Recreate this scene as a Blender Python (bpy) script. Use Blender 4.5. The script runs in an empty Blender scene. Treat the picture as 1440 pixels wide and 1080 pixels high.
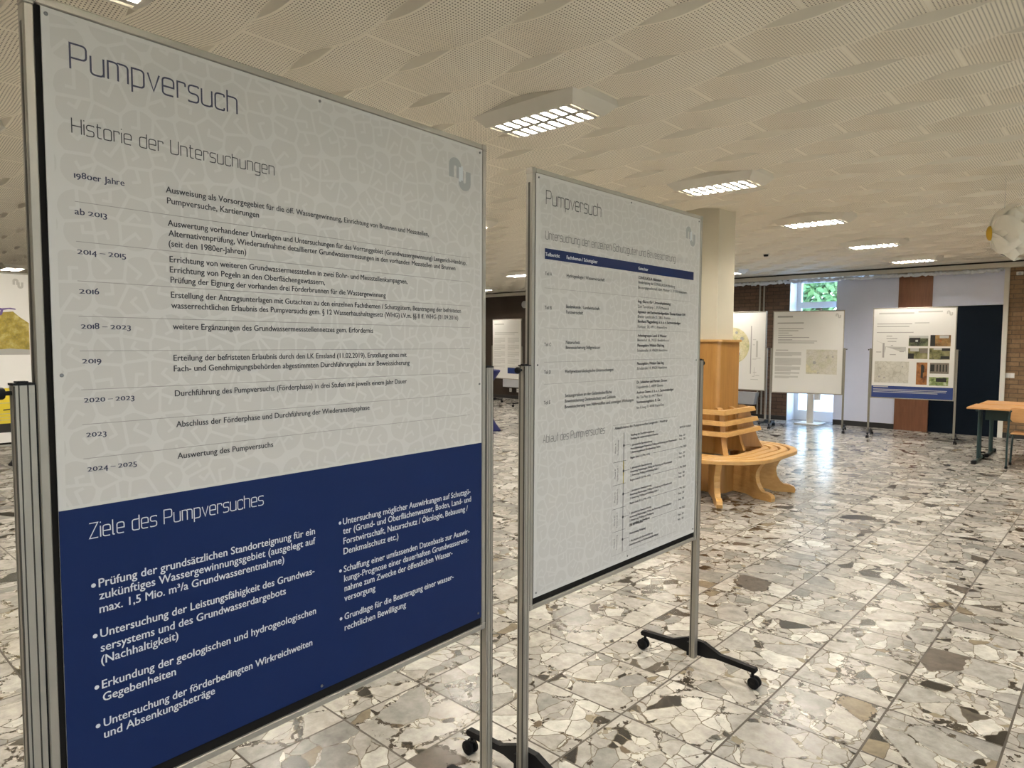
import bpy, math, random
from mathutils import Matrix, Vector

random.seed(7)
SC = bpy.context.scene
COL = SC.collection
PI = math.pi

# ------------------------------------------------------------------ camera
cam_data = bpy.data.cameras.new('camera')
cam = bpy.data.objects.new('camera', cam_data)
COL.objects.link(cam)
CAM_RIGHT = Vector((0.7387017, 0.6740149, 0.0048692))
CAM_UP = Vector((-0.0445345, 0.0415979, 0.9981414))
CAM_FWD = Vector((-0.6725596, 0.7375456, -0.0607454))
cam.matrix_world = Matrix((
    (CAM_RIGHT.x, CAM_UP.x, -CAM_FWD.x, 1.57522),
    (CAM_RIGHT.y, CAM_UP.y, -CAM_FWD.y, -2.43951),
    (CAM_RIGHT.z, CAM_UP.z, -CAM_FWD.z, 1.60583),
    (0, 0, 0, 1)))
cam_data.sensor_width = 36
cam_data.lens = 23.979
cam_data.clip_start = 0.05
cam_data.clip_end = 300
SC.camera = cam

# ------------------------------------------------------------------ sky, exposure
SC.view_settings.view_transform = 'Standard'
SC.view_settings.look = 'None'
SC.view_settings.gamma = 1
SC.view_settings.use_curve_mapping = False
SC.view_settings.exposure = 1.28
SKY_STRENGTH = 22.0
LAMP_POWER = 36.0
WARM = (1.0, 0.935, 0.83)

world = bpy.data.worlds.new('sky')
SC.world = world
world.use_nodes = True
wn = world.node_tree
wn.nodes.clear()
w_out = wn.nodes.new('ShaderNodeOutputWorld')
w_bg = wn.nodes.new('ShaderNodeBackground')
w_sky = wn.nodes.new('ShaderNodeTexSky')
w_sky.sky_type = 'HOSEK_WILKIE'
w_sky.turbidity = 4.0
w_sky.ground_albedo = 0.4
w_sky.sun_direction = Vector((0.5, -0.6, 0.65)).normalized()
w_bg.inputs['Strength'].default_value = SKY_STRENGTH
wn.links.new(w_sky.outputs[0], w_bg.inputs['Color'])
wn.links.new(w_bg.outputs[0], w_out.inputs['Surface'])


def portal(name, loc, size, direction):
    ld = bpy.data.lights.new(name, 'AREA')
    ld.shape = 'RECTANGLE'
    ld.size, ld.size_y = size
    ld.cycles.is_portal = True
    o = bpy.data.objects.new(name, ld)
    COL.objects.link(o)
    o.location = loc
    o.rotation_euler = Vector(direction).to_track_quat('-Z', 'Y').to_euler()
    return o


# ------------------------------------------------------------------ node helpers
class N:
    """Tiny wrapper that makes a material's node tree readable."""

    def __init__(self, name):
        self.m = bpy.data.materials.new(name)
        self.m.use_nodes = True
        self.t = self.m.node_tree
        self.b = self.t.nodes['Principled BSDF']

    def node(self, kind, **kw):
        n = self.t.nodes.new(kind)
        for k, v in kw.items():
            setattr(n, k, v)
        return n

    def put(self, socket, v):
        if v is None:
            return
        if hasattr(v, 'is_output') and v.is_output:
            self.t.links.new(v, socket)
        else:
            socket.default_value = v

    def math(self, op, a, b=None, c=None, clamp=False):
        n = self.node('ShaderNodeMath', operation=op, use_clamp=clamp)
        for i, v in enumerate((a, b, c)):
            self.put(n.inputs[i], v)
        return n.outputs[0]

    def vmath(self, op, a, b=None, scale=None):
        n = self.node('ShaderNodeVectorMath', operation=op)
        self.put(n.inputs[0], a)
        self.put(n.inputs[1], b)
        if scale is not None:
            self.put(n.inputs['Scale'], scale)
        return n.outputs[0]

    def sep(self, v):
        n = self.node('ShaderNodeSeparateXYZ')
        self.put(n.inputs[0], v)
        return n.outputs[0], n.outputs[1], n.outputs[2]

    def comb(self, x, y, z):
        n = self.node('ShaderNodeCombineXYZ')
        for i, v in enumerate((x, y, z)):
            self.put(n.inputs[i], v)
        return n.outputs[0]

    def coord(self):
        return self.node('ShaderNodeTexCoord').outputs['Object']

    def noise(self, vec, scale, detail=4.0, rough=0.55):
        n = self.node('ShaderNodeTexNoise')
        self.put(n.inputs['Vector'], vec)
        n.inputs['Scale'].default_value = scale
        n.inputs['Detail'].default_value = detail
        n.inputs['Roughness'].default_value = rough
        return n.outputs['Fac'], n.outputs['Color']

    def voronoi(self, vec, scale, feature='F1'):
        n = self.node('ShaderNodeTexVoronoi', feature=feature)
        self.put(n.inputs['Vector'], vec)
        n.inputs['Scale'].default_value = scale
        return n

    def ramp(self, fac, stops, mode='LINEAR'):
        n = self.node('ShaderNodeValToRGB')
        n.color_ramp.interpolation = mode
        e = n.color_ramp.elements
        while len(e) < len(stops):
            e.new(0.5)
        for el, (p, c) in zip(e, stops):
            el.position = p
            el.color = (c[0], c[1], c[2], 1)
        self.put(n.inputs[0], fac)
        return n.outputs[0]

    def mix(self, fac, a, b, mode='MIX'):
        n = self.node('ShaderNodeMix', data_type='RGBA', blend_type=mode)
        self.put(n.inputs[0], fac)
        for i, v in ((6, a), (7, b)):
            self.put(n.inputs[i], (v[0], v[1], v[2], 1) if isinstance(v, tuple) else v)
        return n.outputs[2]

    def bump(self, height, strength, dist=0.01):
        n = self.node('ShaderNodeBump')
        n.inputs['Strength'].default_value = strength
        n.inputs['Distance'].default_value = dist
        self.put(n.inputs['Height'], height)
        self.t.links.new(n.outputs[0], self.b.inputs['Normal'])

    def done(self, color, rough=0.6, metal=0.0, spec=0.5):
        c = color
        self.put(self.b.inputs['Base Color'], (c[0], c[1], c[2], 1) if isinstance(c, tuple) else c)
        self.put(self.b.inputs['Roughness'], rough)
        self.b.inputs['Metallic'].default_value = metal
        self.b.inputs['Specular IOR Level'].default_value = spec
        return self.m


def plain(name, color, rough=0.6, metal=0.0, spec=0.5, vary=0.08, scale=6.0):
    n = N(name)
    f, _ = n.noise(n.coord(), scale)
    k = n.math('MULTIPLY_ADD', f, 2 * vary, 1 - vary)
    return n.done(n.vmath('SCALE', tuple(color), scale=k), rough, metal, spec)


TILE = 0.41954


def mat_floor():
    n = N('palladiana_tile')
    p = n.coord()
    x, y, _ = n.sep(p)
    tx, ty = n.math('DIVIDE', x, TILE), n.math('DIVIDE', y, TILE)
    ix, iy = n.math('FLOOR', tx), n.math('FLOOR', ty)
    fx, fy = n.math('FRACT', tx), n.math('FRACT', ty)
    ex = n.math('MINIMUM', fx, n.math('SUBTRACT', 1.0, fx))
    ey = n.math('MINIMUM', fy, n.math('SUBTRACT', 1.0, fy))
    wn_ = n.node('ShaderNodeTexWhiteNoise', noise_dimensions='2D')
    n.put(wn_.inputs['Vector'], n.comb(ix, iy, 0.0))
    q = n.vmath('ADD', n.comb(x, y, 0.0), n.vmath('SCALE', wn_.outputs['Color'], scale=37.0))
    _, nc = n.noise(q, 9.0, 3.0)
    q = n.vmath('ADD', q, n.vmath('SCALE', n.vmath('SUBTRACT', nc, (0.5, 0.5, 0.5)), scale=0.045))
    # each tile has its shards lying in a direction of its own
    rot = n.node('ShaderNodeVectorRotate', rotation_type='Z_AXIS')
    n.put(rot.inputs['Vector'], q)
    n.put(rot.inputs['Angle'], n.math('MULTIPLY', wn_.outputs['Value'], 6.28))
    qs = n.vmath('MULTIPLY', rot.outputs[0], (1.0, 1.5, 1.0))
    big = n.voronoi(qs, 4.1)
    edge = n.voronoi(qs, 4.1, 'DISTANCE_TO_EDGE')
    small = n.voronoi(q, 21.0)
    sedge = n.voronoi(q, 21.0, 'DISTANCE_TO_EDGE')
    stones = [(0.0, (0.022, 0.018, 0.013)), (0.014, (0.12, 0.10, 0.08)), (0.028, (0.26, 0.21, 0.14)),
              (0.040, (0.30, 0.285, 0.255)), (0.16, (0.365, 0.345, 0.305)), (0.36, (0.425, 0.395, 0.345)),
              (0.60, (0.475, 0.44, 0.38)), (0.84, (0.56, 0.53, 0.465))]
    mids = [(0.0, (0.022, 0.018, 0.013)), (0.070, (0.10, 0.085, 0.065)), (0.095, (0.26, 0.21, 0.14)),
            (0.11, (0.31, 0.295, 0.26)), (0.26, (0.385, 0.36, 0.315)), (0.50, (0.455, 0.42, 0.36)),
            (0.78, (0.585, 0.555, 0.485))]
    bits = [(0.0, (0.022, 0.017, 0.011)), (0.13, (0.13, 0.095, 0.06)), (0.16, (0.30, 0.25, 0.17)),
            (0.22, (0.33, 0.31, 0.27)), (0.45, (0.48, 0.445, 0.38)), (0.72, (0.62, 0.58, 0.50))]
    bc = n.sep(big.outputs['Color'])
    cb = n.ramp(bc[0], stones, 'CONSTANT')
    # many slabs are themselves pieced together from middling shards
    qm = n.vmath('MULTIPLY', q, (1.6, 1.0, 1.0))
    mid = n.voronoi(qm, 6.6)
    medge = n.voronoi(qm, 6.6, 'DISTANCE_TO_EDGE')
    split = n.math('GREATER_THAN', bc[1], 0.55)
    cm = n.ramp(n.sep(mid.outputs['Color'])[0], mids, 'CONSTANT')
    cm = n.mix(n.math('LESS_THAN', medge.outputs['Distance'], 0.016), cm, (0.17, 0.14, 0.10))
    cb = n.mix(split, cb, cm)
    cs = n.ramp(n.sep(small.outputs['Color'])[0], bits, 'CONSTANT')
    cs = n.mix(n.math('LESS_THAN', sedge.outputs['Distance'], 0.03), cs, (0.30, 0.255, 0.19))
    # veins and clouds inside a stone
    v, _ = n.noise(q, 16.0, 6.0, 0.65)
    v2, _ = n.noise(qs, 60.0, 3.0, 0.6)
    k = n.math('ADD', n.math('MULTIPLY_ADD', v, 1.25, 0.37), n.math('MULTIPLY_ADD', v2, 0.22, -0.11))
    k = n.math('MULTIPLY', k, n.math('MULTIPLY_ADD', n.sep(wn_.outputs['Color'])[2], 0.26, 0.87))
    cb = n.vmath('MULTIPLY', cb, n.comb(k, k, k))
    w, _ = n.noise(q, 6.0, 2.0)
    gap = n.math('MULTIPLY_ADD', n.math('MAXIMUM', n.math('SUBTRACT', w, 0.49), 0.0), 0.60, 0.006)
    base = n.mix(n.math('LESS_THAN', edge.outputs['Distance'], gap), cb, cs)
    crack = n.math('LESS_THAN', n.math('ABSOLUTE', n.math('SUBTRACT', edge.outputs['Distance'], gap)), 0.006)
    base = n.mix(n.math('MULTIPLY', crack, 0.55), base, (0.15, 0.12, 0.085))
    # dark pitted hollows along some joints between stones
    h1, _ = n.noise(q, 34.0, 4.0, 0.7)
    h2, _ = n.noise(q, 4.5, 2.0)
    near = n.math('SUBTRACT', 0.11, edge.outputs['Distance'])
    pit = n.math('ADD', n.math('ADD', n.math('MULTIPLY', near, 1.6), h1), n.math('MULTIPLY', h2, 0.8))
    base = n.mix(n.math('GREATER_THAN', pit, 1.135), base, (0.055, 0.042, 0.028))
    grout = n.math('LESS_THAN', n.math('MINIMUM', ex, ey), 0.0105)
    col = n.mix(grout, base, (0.060, 0.047, 0.031))
    r, _ = n.noise(p, 3.0)
    rough = n.math('ADD', n.math('MULTIPLY_ADD', r, 0.10, 0.19), n.math('MULTIPLY', grout, 0.4))
    return n.done(n.vmath('MULTIPLY', col, (0.81, 0.82, 0.85)), rough, 0.0, 0.45)


CEIL = 3.05
ROW, MOD, ROW0, JOINT0 = 0.40, 0.82, -0.09, -0.79


def mat_ceiling_holes():
    n = N('perforated_ceiling')
    x, y, _ = n.sep(n.coord())
    r = n.math('DIVIDE', n.math('SUBTRACT', y, ROW0), ROW)
    row = n.math('FLOOR', r)
    fr = n.math('MULTIPLY', n.math('FRACT', r), ROW)
    odd = n.math('FLOORED_MODULO', row, 2.0)
    jx = n.math('SUBTRACT', n.math('SUBTRACT', x, JOINT0), n.math('MULTIPLY', odd, MOD / 2))
    fj = n.math('MULTIPLY', n.math('FRACT', n.math('DIVIDE', jx, MOD)), MOD)
    PIT = 0.0162
    hx = n.math('SUBTRACT', n.math('FRACT', n.math('DIVIDE', n.math('SUBTRACT', fj, 0.010), PIT)), 0.5)
    hy = n.math('SUBTRACT', n.math('FRACT', n.math('DIVIDE', n.math('SUBTRACT', fr, 0.010), PIT)), 0.5)
    d2 = n.math('ADD', n.math('MULTIPLY', hx, hx), n.math('MULTIPLY', hy, hy))
    hole = n.math('LESS_THAN', d2, 0.225 ** 2)
    ej = n.math('MINIMUM', fj, n.math('SUBTRACT', MOD, fj))
    er = n.math('MINIMUM', fr, n.math('SUBTRACT', ROW, fr))
    hole = n.math('MULTIPLY', hole, n.math('GREATER_THAN', ej, 0.0105))
    hole = n.math('MULTIPLY', hole, n.math('GREATER_THAN', er, 0.0105))
    tint, _ = n.noise(n.coord(), 1.3, 3.0)
    k = n.math('MULTIPLY_ADD', tint, 0.08, 0.96)
    paint = n.vmath('SCALE', (0.86, 0.81, 0.695), scale=k)
    joint = n.math('LESS_THAN', ej, 0.006)
    paint = n.mix(joint, paint, (0.88, 0.835, 0.725))
    return n.done(n.mix(hole, paint, (0.14, 0.12, 0.095)), 0.75, 0, 0.3)


def mat_brick(name, c1, c2, mortar):
    n = N(name)
    x, y, z = n.sep(n.coord())
    b = n.node('ShaderNodeTexBrick')
    n.put(b.inputs['Vector'], n.comb(n.math('ADD', x, y), z, 0.0))
    b.inputs['Scale'].default_value = 1.0
    b.inputs['Brick Width'].default_value = 0.25
    b.inputs['Row Height'].default_value = 0.0775
    b.inputs['Mortar Size'].default_value = 0.0065
    b.inputs['Color1'].default_value = (*c1, 1)
    b.inputs['Color2'].default_value = (*c2, 1)
    b.inputs['Mortar'].default_value = (*mortar, 1)
    f, _ = n.noise(n.coord(), 24.0)
    k = n.math('MULTIPLY_ADD', f, 0.7, 0.65)
    n.bump(n.math('SUBTRACT', 1.0, b.outputs['Fac']), 0.5, 0.012)
    return n.done(n.vmath('SCALE', b.outputs['Color'], scale=k), 0.85, 0, 0.3)


def mat_wood(name, c1, c2, axis='Z', rough=0.38):
    n = N(name)
    x, y, z = n.sep(n.coord())
    if axis == 'Z':
        v = n.comb(n.math('MULTIPLY', x, 9.0), n.math('MULTIPLY', y, 9.0), n.math('MULTIPLY', z, 0.7))
    elif axis == 'X':
        v = n.comb(n.math('MULTIPLY', x, 0.7), n.math('MULTIPLY', y, 9.0), n.math('MULTIPLY', z, 9.0))
    else:
        v = n.comb(n.math('MULTIPLY', x, 3.0), n.math('MULTIPLY', y, 3.0), n.math('MULTIPLY', z, 9.0))
    f, _ = n.noise(v, 3.0, 6.0, 0.6)
    g, _ = n.noise(v, 14.0, 3.0, 0.6)
    k = n.math('ADD', n.math('MULTIPLY', f, 0.75), n.math('MULTIPLY', g, 0.25))
    return n.done(n.ramp(k, [(0.36, c1), (0.64, c2)]), rough, 0, 0.5)


def mat_motif(name, ground, blob):
    n = N(name)
    x, _, z = n.sep(n.coord())
    q = n.comb(x, z, 0.0)
    S = 1 / 0.056
    cell = n.node('ShaderNodeTexVoronoi', feature='F1', voronoi_dimensions='2D')
    edge = n.node('ShaderNodeTexVoronoi', feature='DISTANCE_TO_EDGE', voronoi_dimensions='2D')
    for v in (cell, edge):
        n.put(v.inputs['Vector'], q)
        v.inputs['Scale'].default_value = S
        v.inputs['Randomness'].default_value = 0.62
    d = n.vmath('SCALE', n.vmath('SUBTRACT', q, cell.outputs['Position']), scale=S)
    rot = n.node('ShaderNodeVectorRotate', rotation_type='Z_AXIS')
    n.put(rot.inputs['Vector'], d)
    n.put(rot.inputs['Angle'], n.math('MULTIPLY', n.sep(cell.outputs['Color'])[0], 6.28))
    a, b, _ = n.sep(rot.outputs[0])
    ab = n.math('ABSOLUTE', b)
    line = n.math('LESS_THAN', edge.outputs['Distance'], 0.052)
    slot = n.math('MULTIPLY', n.math('LESS_THAN', ab, 0.055), n.math('GREATER_THAN', a, -0.06))
    bar = n.math('MULTIPLY', n.math('LESS_THAN', n.math('ABSOLUTE', n.math('ADD', a, 0.02)), 0.05),
                 n.math('LESS_THAN', n.math('ABSOLUTE', n.math('SUBTRACT', b, 0.12)), 0.14))
    m = n.math('MAXIMUM', line, n.math('MAXIMUM', slot, bar))
    m = n.math('MAXIMUM', m, n.math('GREATER_THAN', cell.outputs['Distance'], 0.60))
    return n.done(n.mix(m, blob, ground), 0.42, 0, 0.4)


def mat_map(name, stops, scale=7.0, dots=(0.25, 0.22, 0.15)):
    n = N(name)
    p = n.coord()
    f, _ = n.noise(p, scale, 8.0, 0.62)
    v = n.voronoi(p, scale * 2.6, 'DISTANCE_TO_EDGE')
    c = n.ramp(f, stops)
    c = n.mix(n.math('MULTIPLY', n.math('LESS_THAN', v.outputs['Distance'], 0.03), 0.35), c, dots)
    return n.done(c, 0.5, 0, 0.4)


M = {}
M['floor'] = mat_floor()
M['ceiling'] = mat_ceiling_holes()
M['ceiling_plain'] = plain('ceiling_paint', (0.80, 0.755, 0.66), 0.75, vary=0.03)
M['white_paint'] = plain('white_paint', (0.74, 0.72, 0.67), 0.55, vary=0.03)
M['window_white'] = plain('window_white', (0.82, 0.83, 0.84), 0.4, vary=0.02)
M['lavender'] = plain('pale_grey_panel', (0.73, 0.76, 0.92), 0.55, vary=0.04, scale=2.5)
M['plaster'] = plain('cream_plaster', (0.58, 0.535, 0.43), 0.8, vary=0.04)
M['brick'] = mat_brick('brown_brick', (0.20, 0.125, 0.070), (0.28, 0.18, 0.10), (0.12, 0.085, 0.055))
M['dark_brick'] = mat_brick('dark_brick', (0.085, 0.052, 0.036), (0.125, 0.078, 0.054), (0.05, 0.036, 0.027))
M['shaded_brick'] = plain('brick_in_shade', (0.035, 0.022, 0.015), 0.6, vary=0.15, scale=3)  # dark brick with the shade of the far end put into its colour
M['navy_door'] = plain('navy_door_paint', (0.003, 0.007, 0.014), 0.6, spec=0.12, vary=0.1)
M['red_wood'] = mat_wood('reddish_wood_panel', (0.17, 0.068, 0.034), (0.23, 0.095, 0.048), 'Z', 0.5)
M['base_dark'] = plain('dark_plinth', (0.022, 0.021, 0.022), 0.5)
M['beam'] = plain('soffit_paint', (0.62, 0.58, 0.50), 0.6, vary=0.04)
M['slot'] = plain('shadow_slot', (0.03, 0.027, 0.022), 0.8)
M['film'] = plain('crumpled_film', (0.72, 0.74, 0.80), 0.25, vary=0.2, scale=18)
M['alu'] = plain('brushed_aluminium', (0.37, 0.35, 0.305), 0.42, metal=0.55, vary=0.06, scale=14)
M['alu_dark'] = plain('groove_shadow_grey', (0.055, 0.05, 0.042), 0.6, metal=0.3)
M['black'] = plain('black_plastic', (0.006, 0.006, 0.007), 0.5, spec=0.2)
M['rubber'] = plain('black_rubber', (0.005, 0.005, 0.006), 0.7, spec=0.2)
M['felt'] = plain('black_board_felt', (0.012, 0.011, 0.010), 0.9, spec=0.1)
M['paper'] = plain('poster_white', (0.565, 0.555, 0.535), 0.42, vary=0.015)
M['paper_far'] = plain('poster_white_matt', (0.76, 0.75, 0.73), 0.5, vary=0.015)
M['motif'] = mat_motif('poster_motif_grey', (0.565, 0.555, 0.535), (0.517, 0.505, 0.483))
M['logo'] = plain('logo_grey', (0.325, 0.335, 0.335), 0.42, vary=0.02)
M['logo_link'] = plain('logo_pale_blue', (0.56, 0.60, 0.62), 0.42, vary=0.02)
M['ink'] = plain('ink_black', (0.028, 0.028, 0.034), 0.45)
M['ink_blue'] = plain('ink_navy', (0.022, 0.024, 0.060), 0.45)
M['ink_grey'] = plain('ink_grey', (0.30, 0.29, 0.28), 0.5)
M['ink_far'] = plain('ink_far_grey', (0.36, 0.35, 0.34), 0.5)
M['ink_pale'] = plain('ink_pale_grey', (0.50, 0.49, 0.47), 0.5)
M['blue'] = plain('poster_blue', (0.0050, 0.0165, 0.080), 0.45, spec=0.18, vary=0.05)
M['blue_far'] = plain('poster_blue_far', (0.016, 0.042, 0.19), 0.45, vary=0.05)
M['ink_white'] = plain('ink_white', (0.62, 0.64, 0.68), 0.45, vary=0.02)
M['pin'] = plain('steel_pin', (0.20, 0.20, 0.20), 0.35, metal=0.8)
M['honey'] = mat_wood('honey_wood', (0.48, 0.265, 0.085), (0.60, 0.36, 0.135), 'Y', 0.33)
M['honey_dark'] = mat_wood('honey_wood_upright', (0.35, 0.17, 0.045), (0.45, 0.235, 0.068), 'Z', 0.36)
M['table_wood'] = mat_wood('beech_table_top', (0.52, 0.27, 0.105), (0.60, 0.33, 0.14), 'X', 0.35)
M['green_steel'] = plain('dark_green_steel', (0.018, 0.045, 0.045), 0.4)
M['navy_cloth'] = plain('navy_stretch_cloth', (0.008, 0.012, 0.10), 0.8)
M['black_cloth'] = plain('black_stretch_cloth', (0.010, 0.010, 0.014), 0.8)
M['lamp_white'] = plain('lamp_housing_white', (0.66, 0.63, 0.56), 0.45, vary=0.02)
M['reflector'] = plain('lamp_reflector', (0.88, 0.87, 0.82), 0.22, vary=0.01)
M['louvre'] = plain('lamp_louvre', (0.50, 0.49, 0.45), 0.3, vary=0.01)
M['petal'] = plain('white_paper_petal', (0.86, 0.84, 0.77), 0.8, vary=0.03)
M['yolk'] = plain('yellow_flower_centre', (0.70, 0.44, 0.03), 0.7)
M['grey_box'] = plain('pale_grey_box', (0.50, 0.51, 0.54), 0.5)
M['paving'] = plain('pale_paving', (0.78, 0.77, 0.74), 0.8)
M['leaf'] = plain('tree_leaf', (0.13, 0.27, 0.07), 0.6, vary=0.5, scale=2.2)
M['leaf_dark'] = plain('tree_leaf_dark', (0.07, 0.17, 0.06), 0.6, vary=0.5, scale=2.2)
M['bark'] = plain('tree_bark', (0.09, 0.065, 0.045), 0.9)
M['glass'] = None
g = N('window_glass')
tr = g.node('ShaderNodeBsdfTransparent')
gl = g.node('ShaderNodeBsdfGlossy')
gl.inputs['Roughness'].default_value = 0.02
mx = g.node('ShaderNodeMixShader')
mx.inputs[0].default_value = 0.06
g.t.links.new(tr.outputs[0], mx.inputs[1])
g.t.links.new(gl.outputs[0], mx.inputs[2])
g.t.links.new(mx.outputs[0], g.t.nodes['Material Output'].inputs['Surface'])
M['glass'] = g.m
M['map_green'] = mat_map('map_green', [(0.30, (0.30, 0.32, 0.12)), (0.48, (0.62, 0.58, 0.40)), (0.62, (0.70, 0.66, 0.52))], 5.0)
M['map_pale'] = mat_map('map_pale', [(0.32, (0.50, 0.50, 0.36)), (0.52, (0.60, 0.57, 0.50)), (0.68, (0.62, 0.60, 0.56))], 6.0)
M['map_round'] = mat_map('map_round', [(0.30, (0.40, 0.42, 0.22)), (0.50, (0.66, 0.60, 0.36)), (0.66, (0.74, 0.69, 0.52))], 6.0)
M['map_ochre'] = mat_map('map_ochre', [(0.30, (0.14, 0.12, 0.02)), (0.50, (0.34, 0.26, 0.04)), (0.68, (0.56, 0.48, 0.20))], 15.0)
M['map_grey'] = mat_map('map_grey', [(0.35, (0.50, 0.48, 0.42)), (0.6, (0.64, 0.62, 0.56))], 5.0)
M['yellow'] = plain('poster_yellow', (0.66, 0.52, 0.03), 0.5)
M['purple'] = plain('ink_purple', (0.10, 0.06, 0.22), 0.5)
M['ph_grass'] = mat_map('photo_grass', [(0.36, (0.018, 0.02, 0.015)), (0.5, (0.075, 0.09, 0.045)), (0.66, (0.20, 0.22, 0.12))], 9.0)
M['ph_sky'] = plain('photo_sky', (0.48, 0.48, 0.47), 0.5)
M['ph_dark'] = plain('photo_dark', (0.012, 0.012, 0.010), 0.5)
M['ph_sand'] = mat_map('photo_sand', [(0.34, (0.10, 0.05, 0.015)), (0.52, (0.30, 0.17, 0.055)), (0.68, (0.40, 0.27, 0.12))], 9.0)
M['ph_rust'] = mat_map('photo_rust', [(0.36, (0.14, 0.045, 0.012)), (0.52, (0.34, 0.13, 0.035)), (0.7, (0.42, 0.19, 0.06))], 9.0)
M['ph_olive'] = mat_map('photo_olive', [(0.36, (0.06, 0.06, 0.02)), (0.52, (0.22, 0.21, 0.09)), (0.7, (0.36, 0.33, 0.18))], 9.0)
M['ph_core'] = plain('photo_grey', (0.20, 0.17, 0.14), 0.5, vary=0.3, scale=20)
M['ph_green'] = mat_map('photo_green', [(0.36, (0.05, 0.09, 0.02)), (0.5, (0.26, 0.34, 0.12)), (0.62, (0.62, 0.66, 0.5))], 12.0)


# ------------------------------------------------------------------ mesh builder
class MB:
    def __init__(self):
        self.v, self.f, self.k, self.mats = [], [], [], []
        self.xf = None

    def mi(self, m):
        if m not in self.mats:
            self.mats.append(m)
        return self.mats.index(m)

    def add(self, verts, faces, mat):
        o = len(self.v)
        k = self.mi(mat)
        if self.xf is not None:
            verts = [tuple(self.xf @ Vector(p)) for p in verts]
        self.v += [tuple(p) for p in verts]
        self.f += [tuple(i + o for i in fc) for fc in faces]
        self.k += [k] * len(faces)
        return self

    def box(self, x0, x1, y0, y1, z0, z1, mat, chamfer=0.0):
        if chamfer <= 0:
            v = [(x, y, z) for z in (z0, z1) for y in (y0, y1) for x in (x0, x1)]
            f = [(0, 2, 3, 1), (4, 5, 7, 6), (0, 1, 5, 4), (2, 6, 7, 3), (0, 4, 6, 2), (1, 3, 7, 5)]
            return self.add(v, f, mat)
        c = chamfer
        out = [(x0 + c, y0), (x1 - c, y0), (x1, y0 + c), (x1, y1 - c), (x1 - c, y1), (x0 + c, y1), (x0, y1 - c), (x0, y0 + c)]
        inn = [(x0 + 2 * c, y0 + c), (x1 - 2 * c, y0 + c), (x1 - c, y0 + 2 * c), (x1 - c, y1 - 2 * c),
               (x1 - 2 * c, y1 - c), (x0 + 2 * c, y1 - c), (x0 + c, y1 - 2 * c), (x0 + c, y0 + 2 * c)]
        rings = [(inn, z0), (out, z0 + c), (out, z1 - c), (inn, z1)]
        return self.loft([[(p[0], p[1], z) for p in r] for r, z in rings], mat)

    def loft(self, rings, mat, caps=True, closed=True):
        n = len(rings[0])
        v = [p for r in rings for p in r]
        f = []
        for a in range(len(rings) - 1):
            for i in range(n if closed else n - 1):
                j = (i + 1) % n
                f.append((a * n + i, a * n + j, (a + 1) * n + j, (a + 1) * n + i))
        if caps:
            f.append(tuple(reversed(range(n))))
            f.append(tuple((len(rings) - 1) * n + i for i in range(n)))
        return self.add(v, f, mat)

    def prism(self, pts, z0, z1, mat, bevel=0.0):
        """polygon in xy pushed from z0 to z1"""
        return self.loft([[(p[0], p[1], z0) for p in pts], [(p[0], p[1], z1) for p in pts]], mat)

    def tube(self, path, r, mat, n=10, caps=True):
        path = [Vector(p) for p in path]
        rings = []
        up = None
        for i, p in enumerate(path):
            a = path[max(i - 1, 0)]
            b = path[min(i + 1, len(path) - 1)]
            d = (b - a).normalized()
            if up is None:
                up = d.orthogonal().normalized()
            up = (up - d * up.dot(d)).normalized()
            s = d.cross(up)
            rr = r[i] if isinstance(r, (list, tuple)) else r
            rings.append([tuple(p + (up * math.cos(t) + s * math.sin(t)) * rr)
                          for t in [2 * PI * k / n for k in range(n)]])
        return self.loft(rings, mat, caps)

    def lathe(self, prof, mat, n=32, c=(0, 0, 0), axis='Z'):
        rings = []
        for r, h in prof:
            ring = []
            for k in range(n):
                t = 2 * PI * k / n
                a, b = r * math.cos(t), r * math.sin(t)
                p = {'Z': (a, b, h), 'X': (h, a, b), 'Y': (b, h, a)}[axis]
                ring.append((c[0] + p[0], c[1] + p[1], c[2] + p[2]))
            rings.append(ring)
        return self.loft(rings, mat)

    def build(self, name, parent=None, smooth=False, matrix=None):
        me = bpy.data.meshes.new(name)
        me.from_pydata(self.v, [], self.f)
        for m in self.mats:
            me.materials.append(m)
        me.polygons.foreach_set('material_index', self.k)
        if smooth:
            me.polygons.foreach_set('use_smooth', [True] * len(self.f))
            me.update()
            try:
                me.set_sharp_from_angle(angle=math.radians(38))
            except AttributeError:
                pass
        me.update()
        o = bpy.data.objects.new(name, me)
        COL.objects.link(o)
        if parent is not None:
            o.parent = parent
        if matrix is not None:
            o.matrix_local = matrix
        return o


def tag(o, label, cat, group=None):
    o['label'] = label
    o['category'] = cat
    if group:
        o['group'] = group
    return o


def thing(name, label, cat, loc=(0, 0, 0), rz=0.0, group=None):
    o = bpy.data.objects.new(name, None)
    o.empty_display_size = 0.1
    COL.objects.link(o)
    o.location = loc
    o.rotation_euler = (0, 0, rz)
    return tag(o, label, cat, group)


def structure(o):
    o['kind'] = 'structure'
    return o


def copy_tree(o, parent=None):
    c = o.copy()
    COL.objects.link(c)
    c.parent = parent
    for ch in list(o.children):
        copy_tree(ch, c)
    return c


# ------------------------------------------------------------------ room shell
XL, XR, YN, YB = -17.5, 6.2, -8.0, 12.0

f = MB()
f.box(XL - 0.3, XR + 0.3, YN - 0.3, YB + 0.75, -0.15, 0.0, M['floor'])
structure(f.build('floor'))


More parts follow.
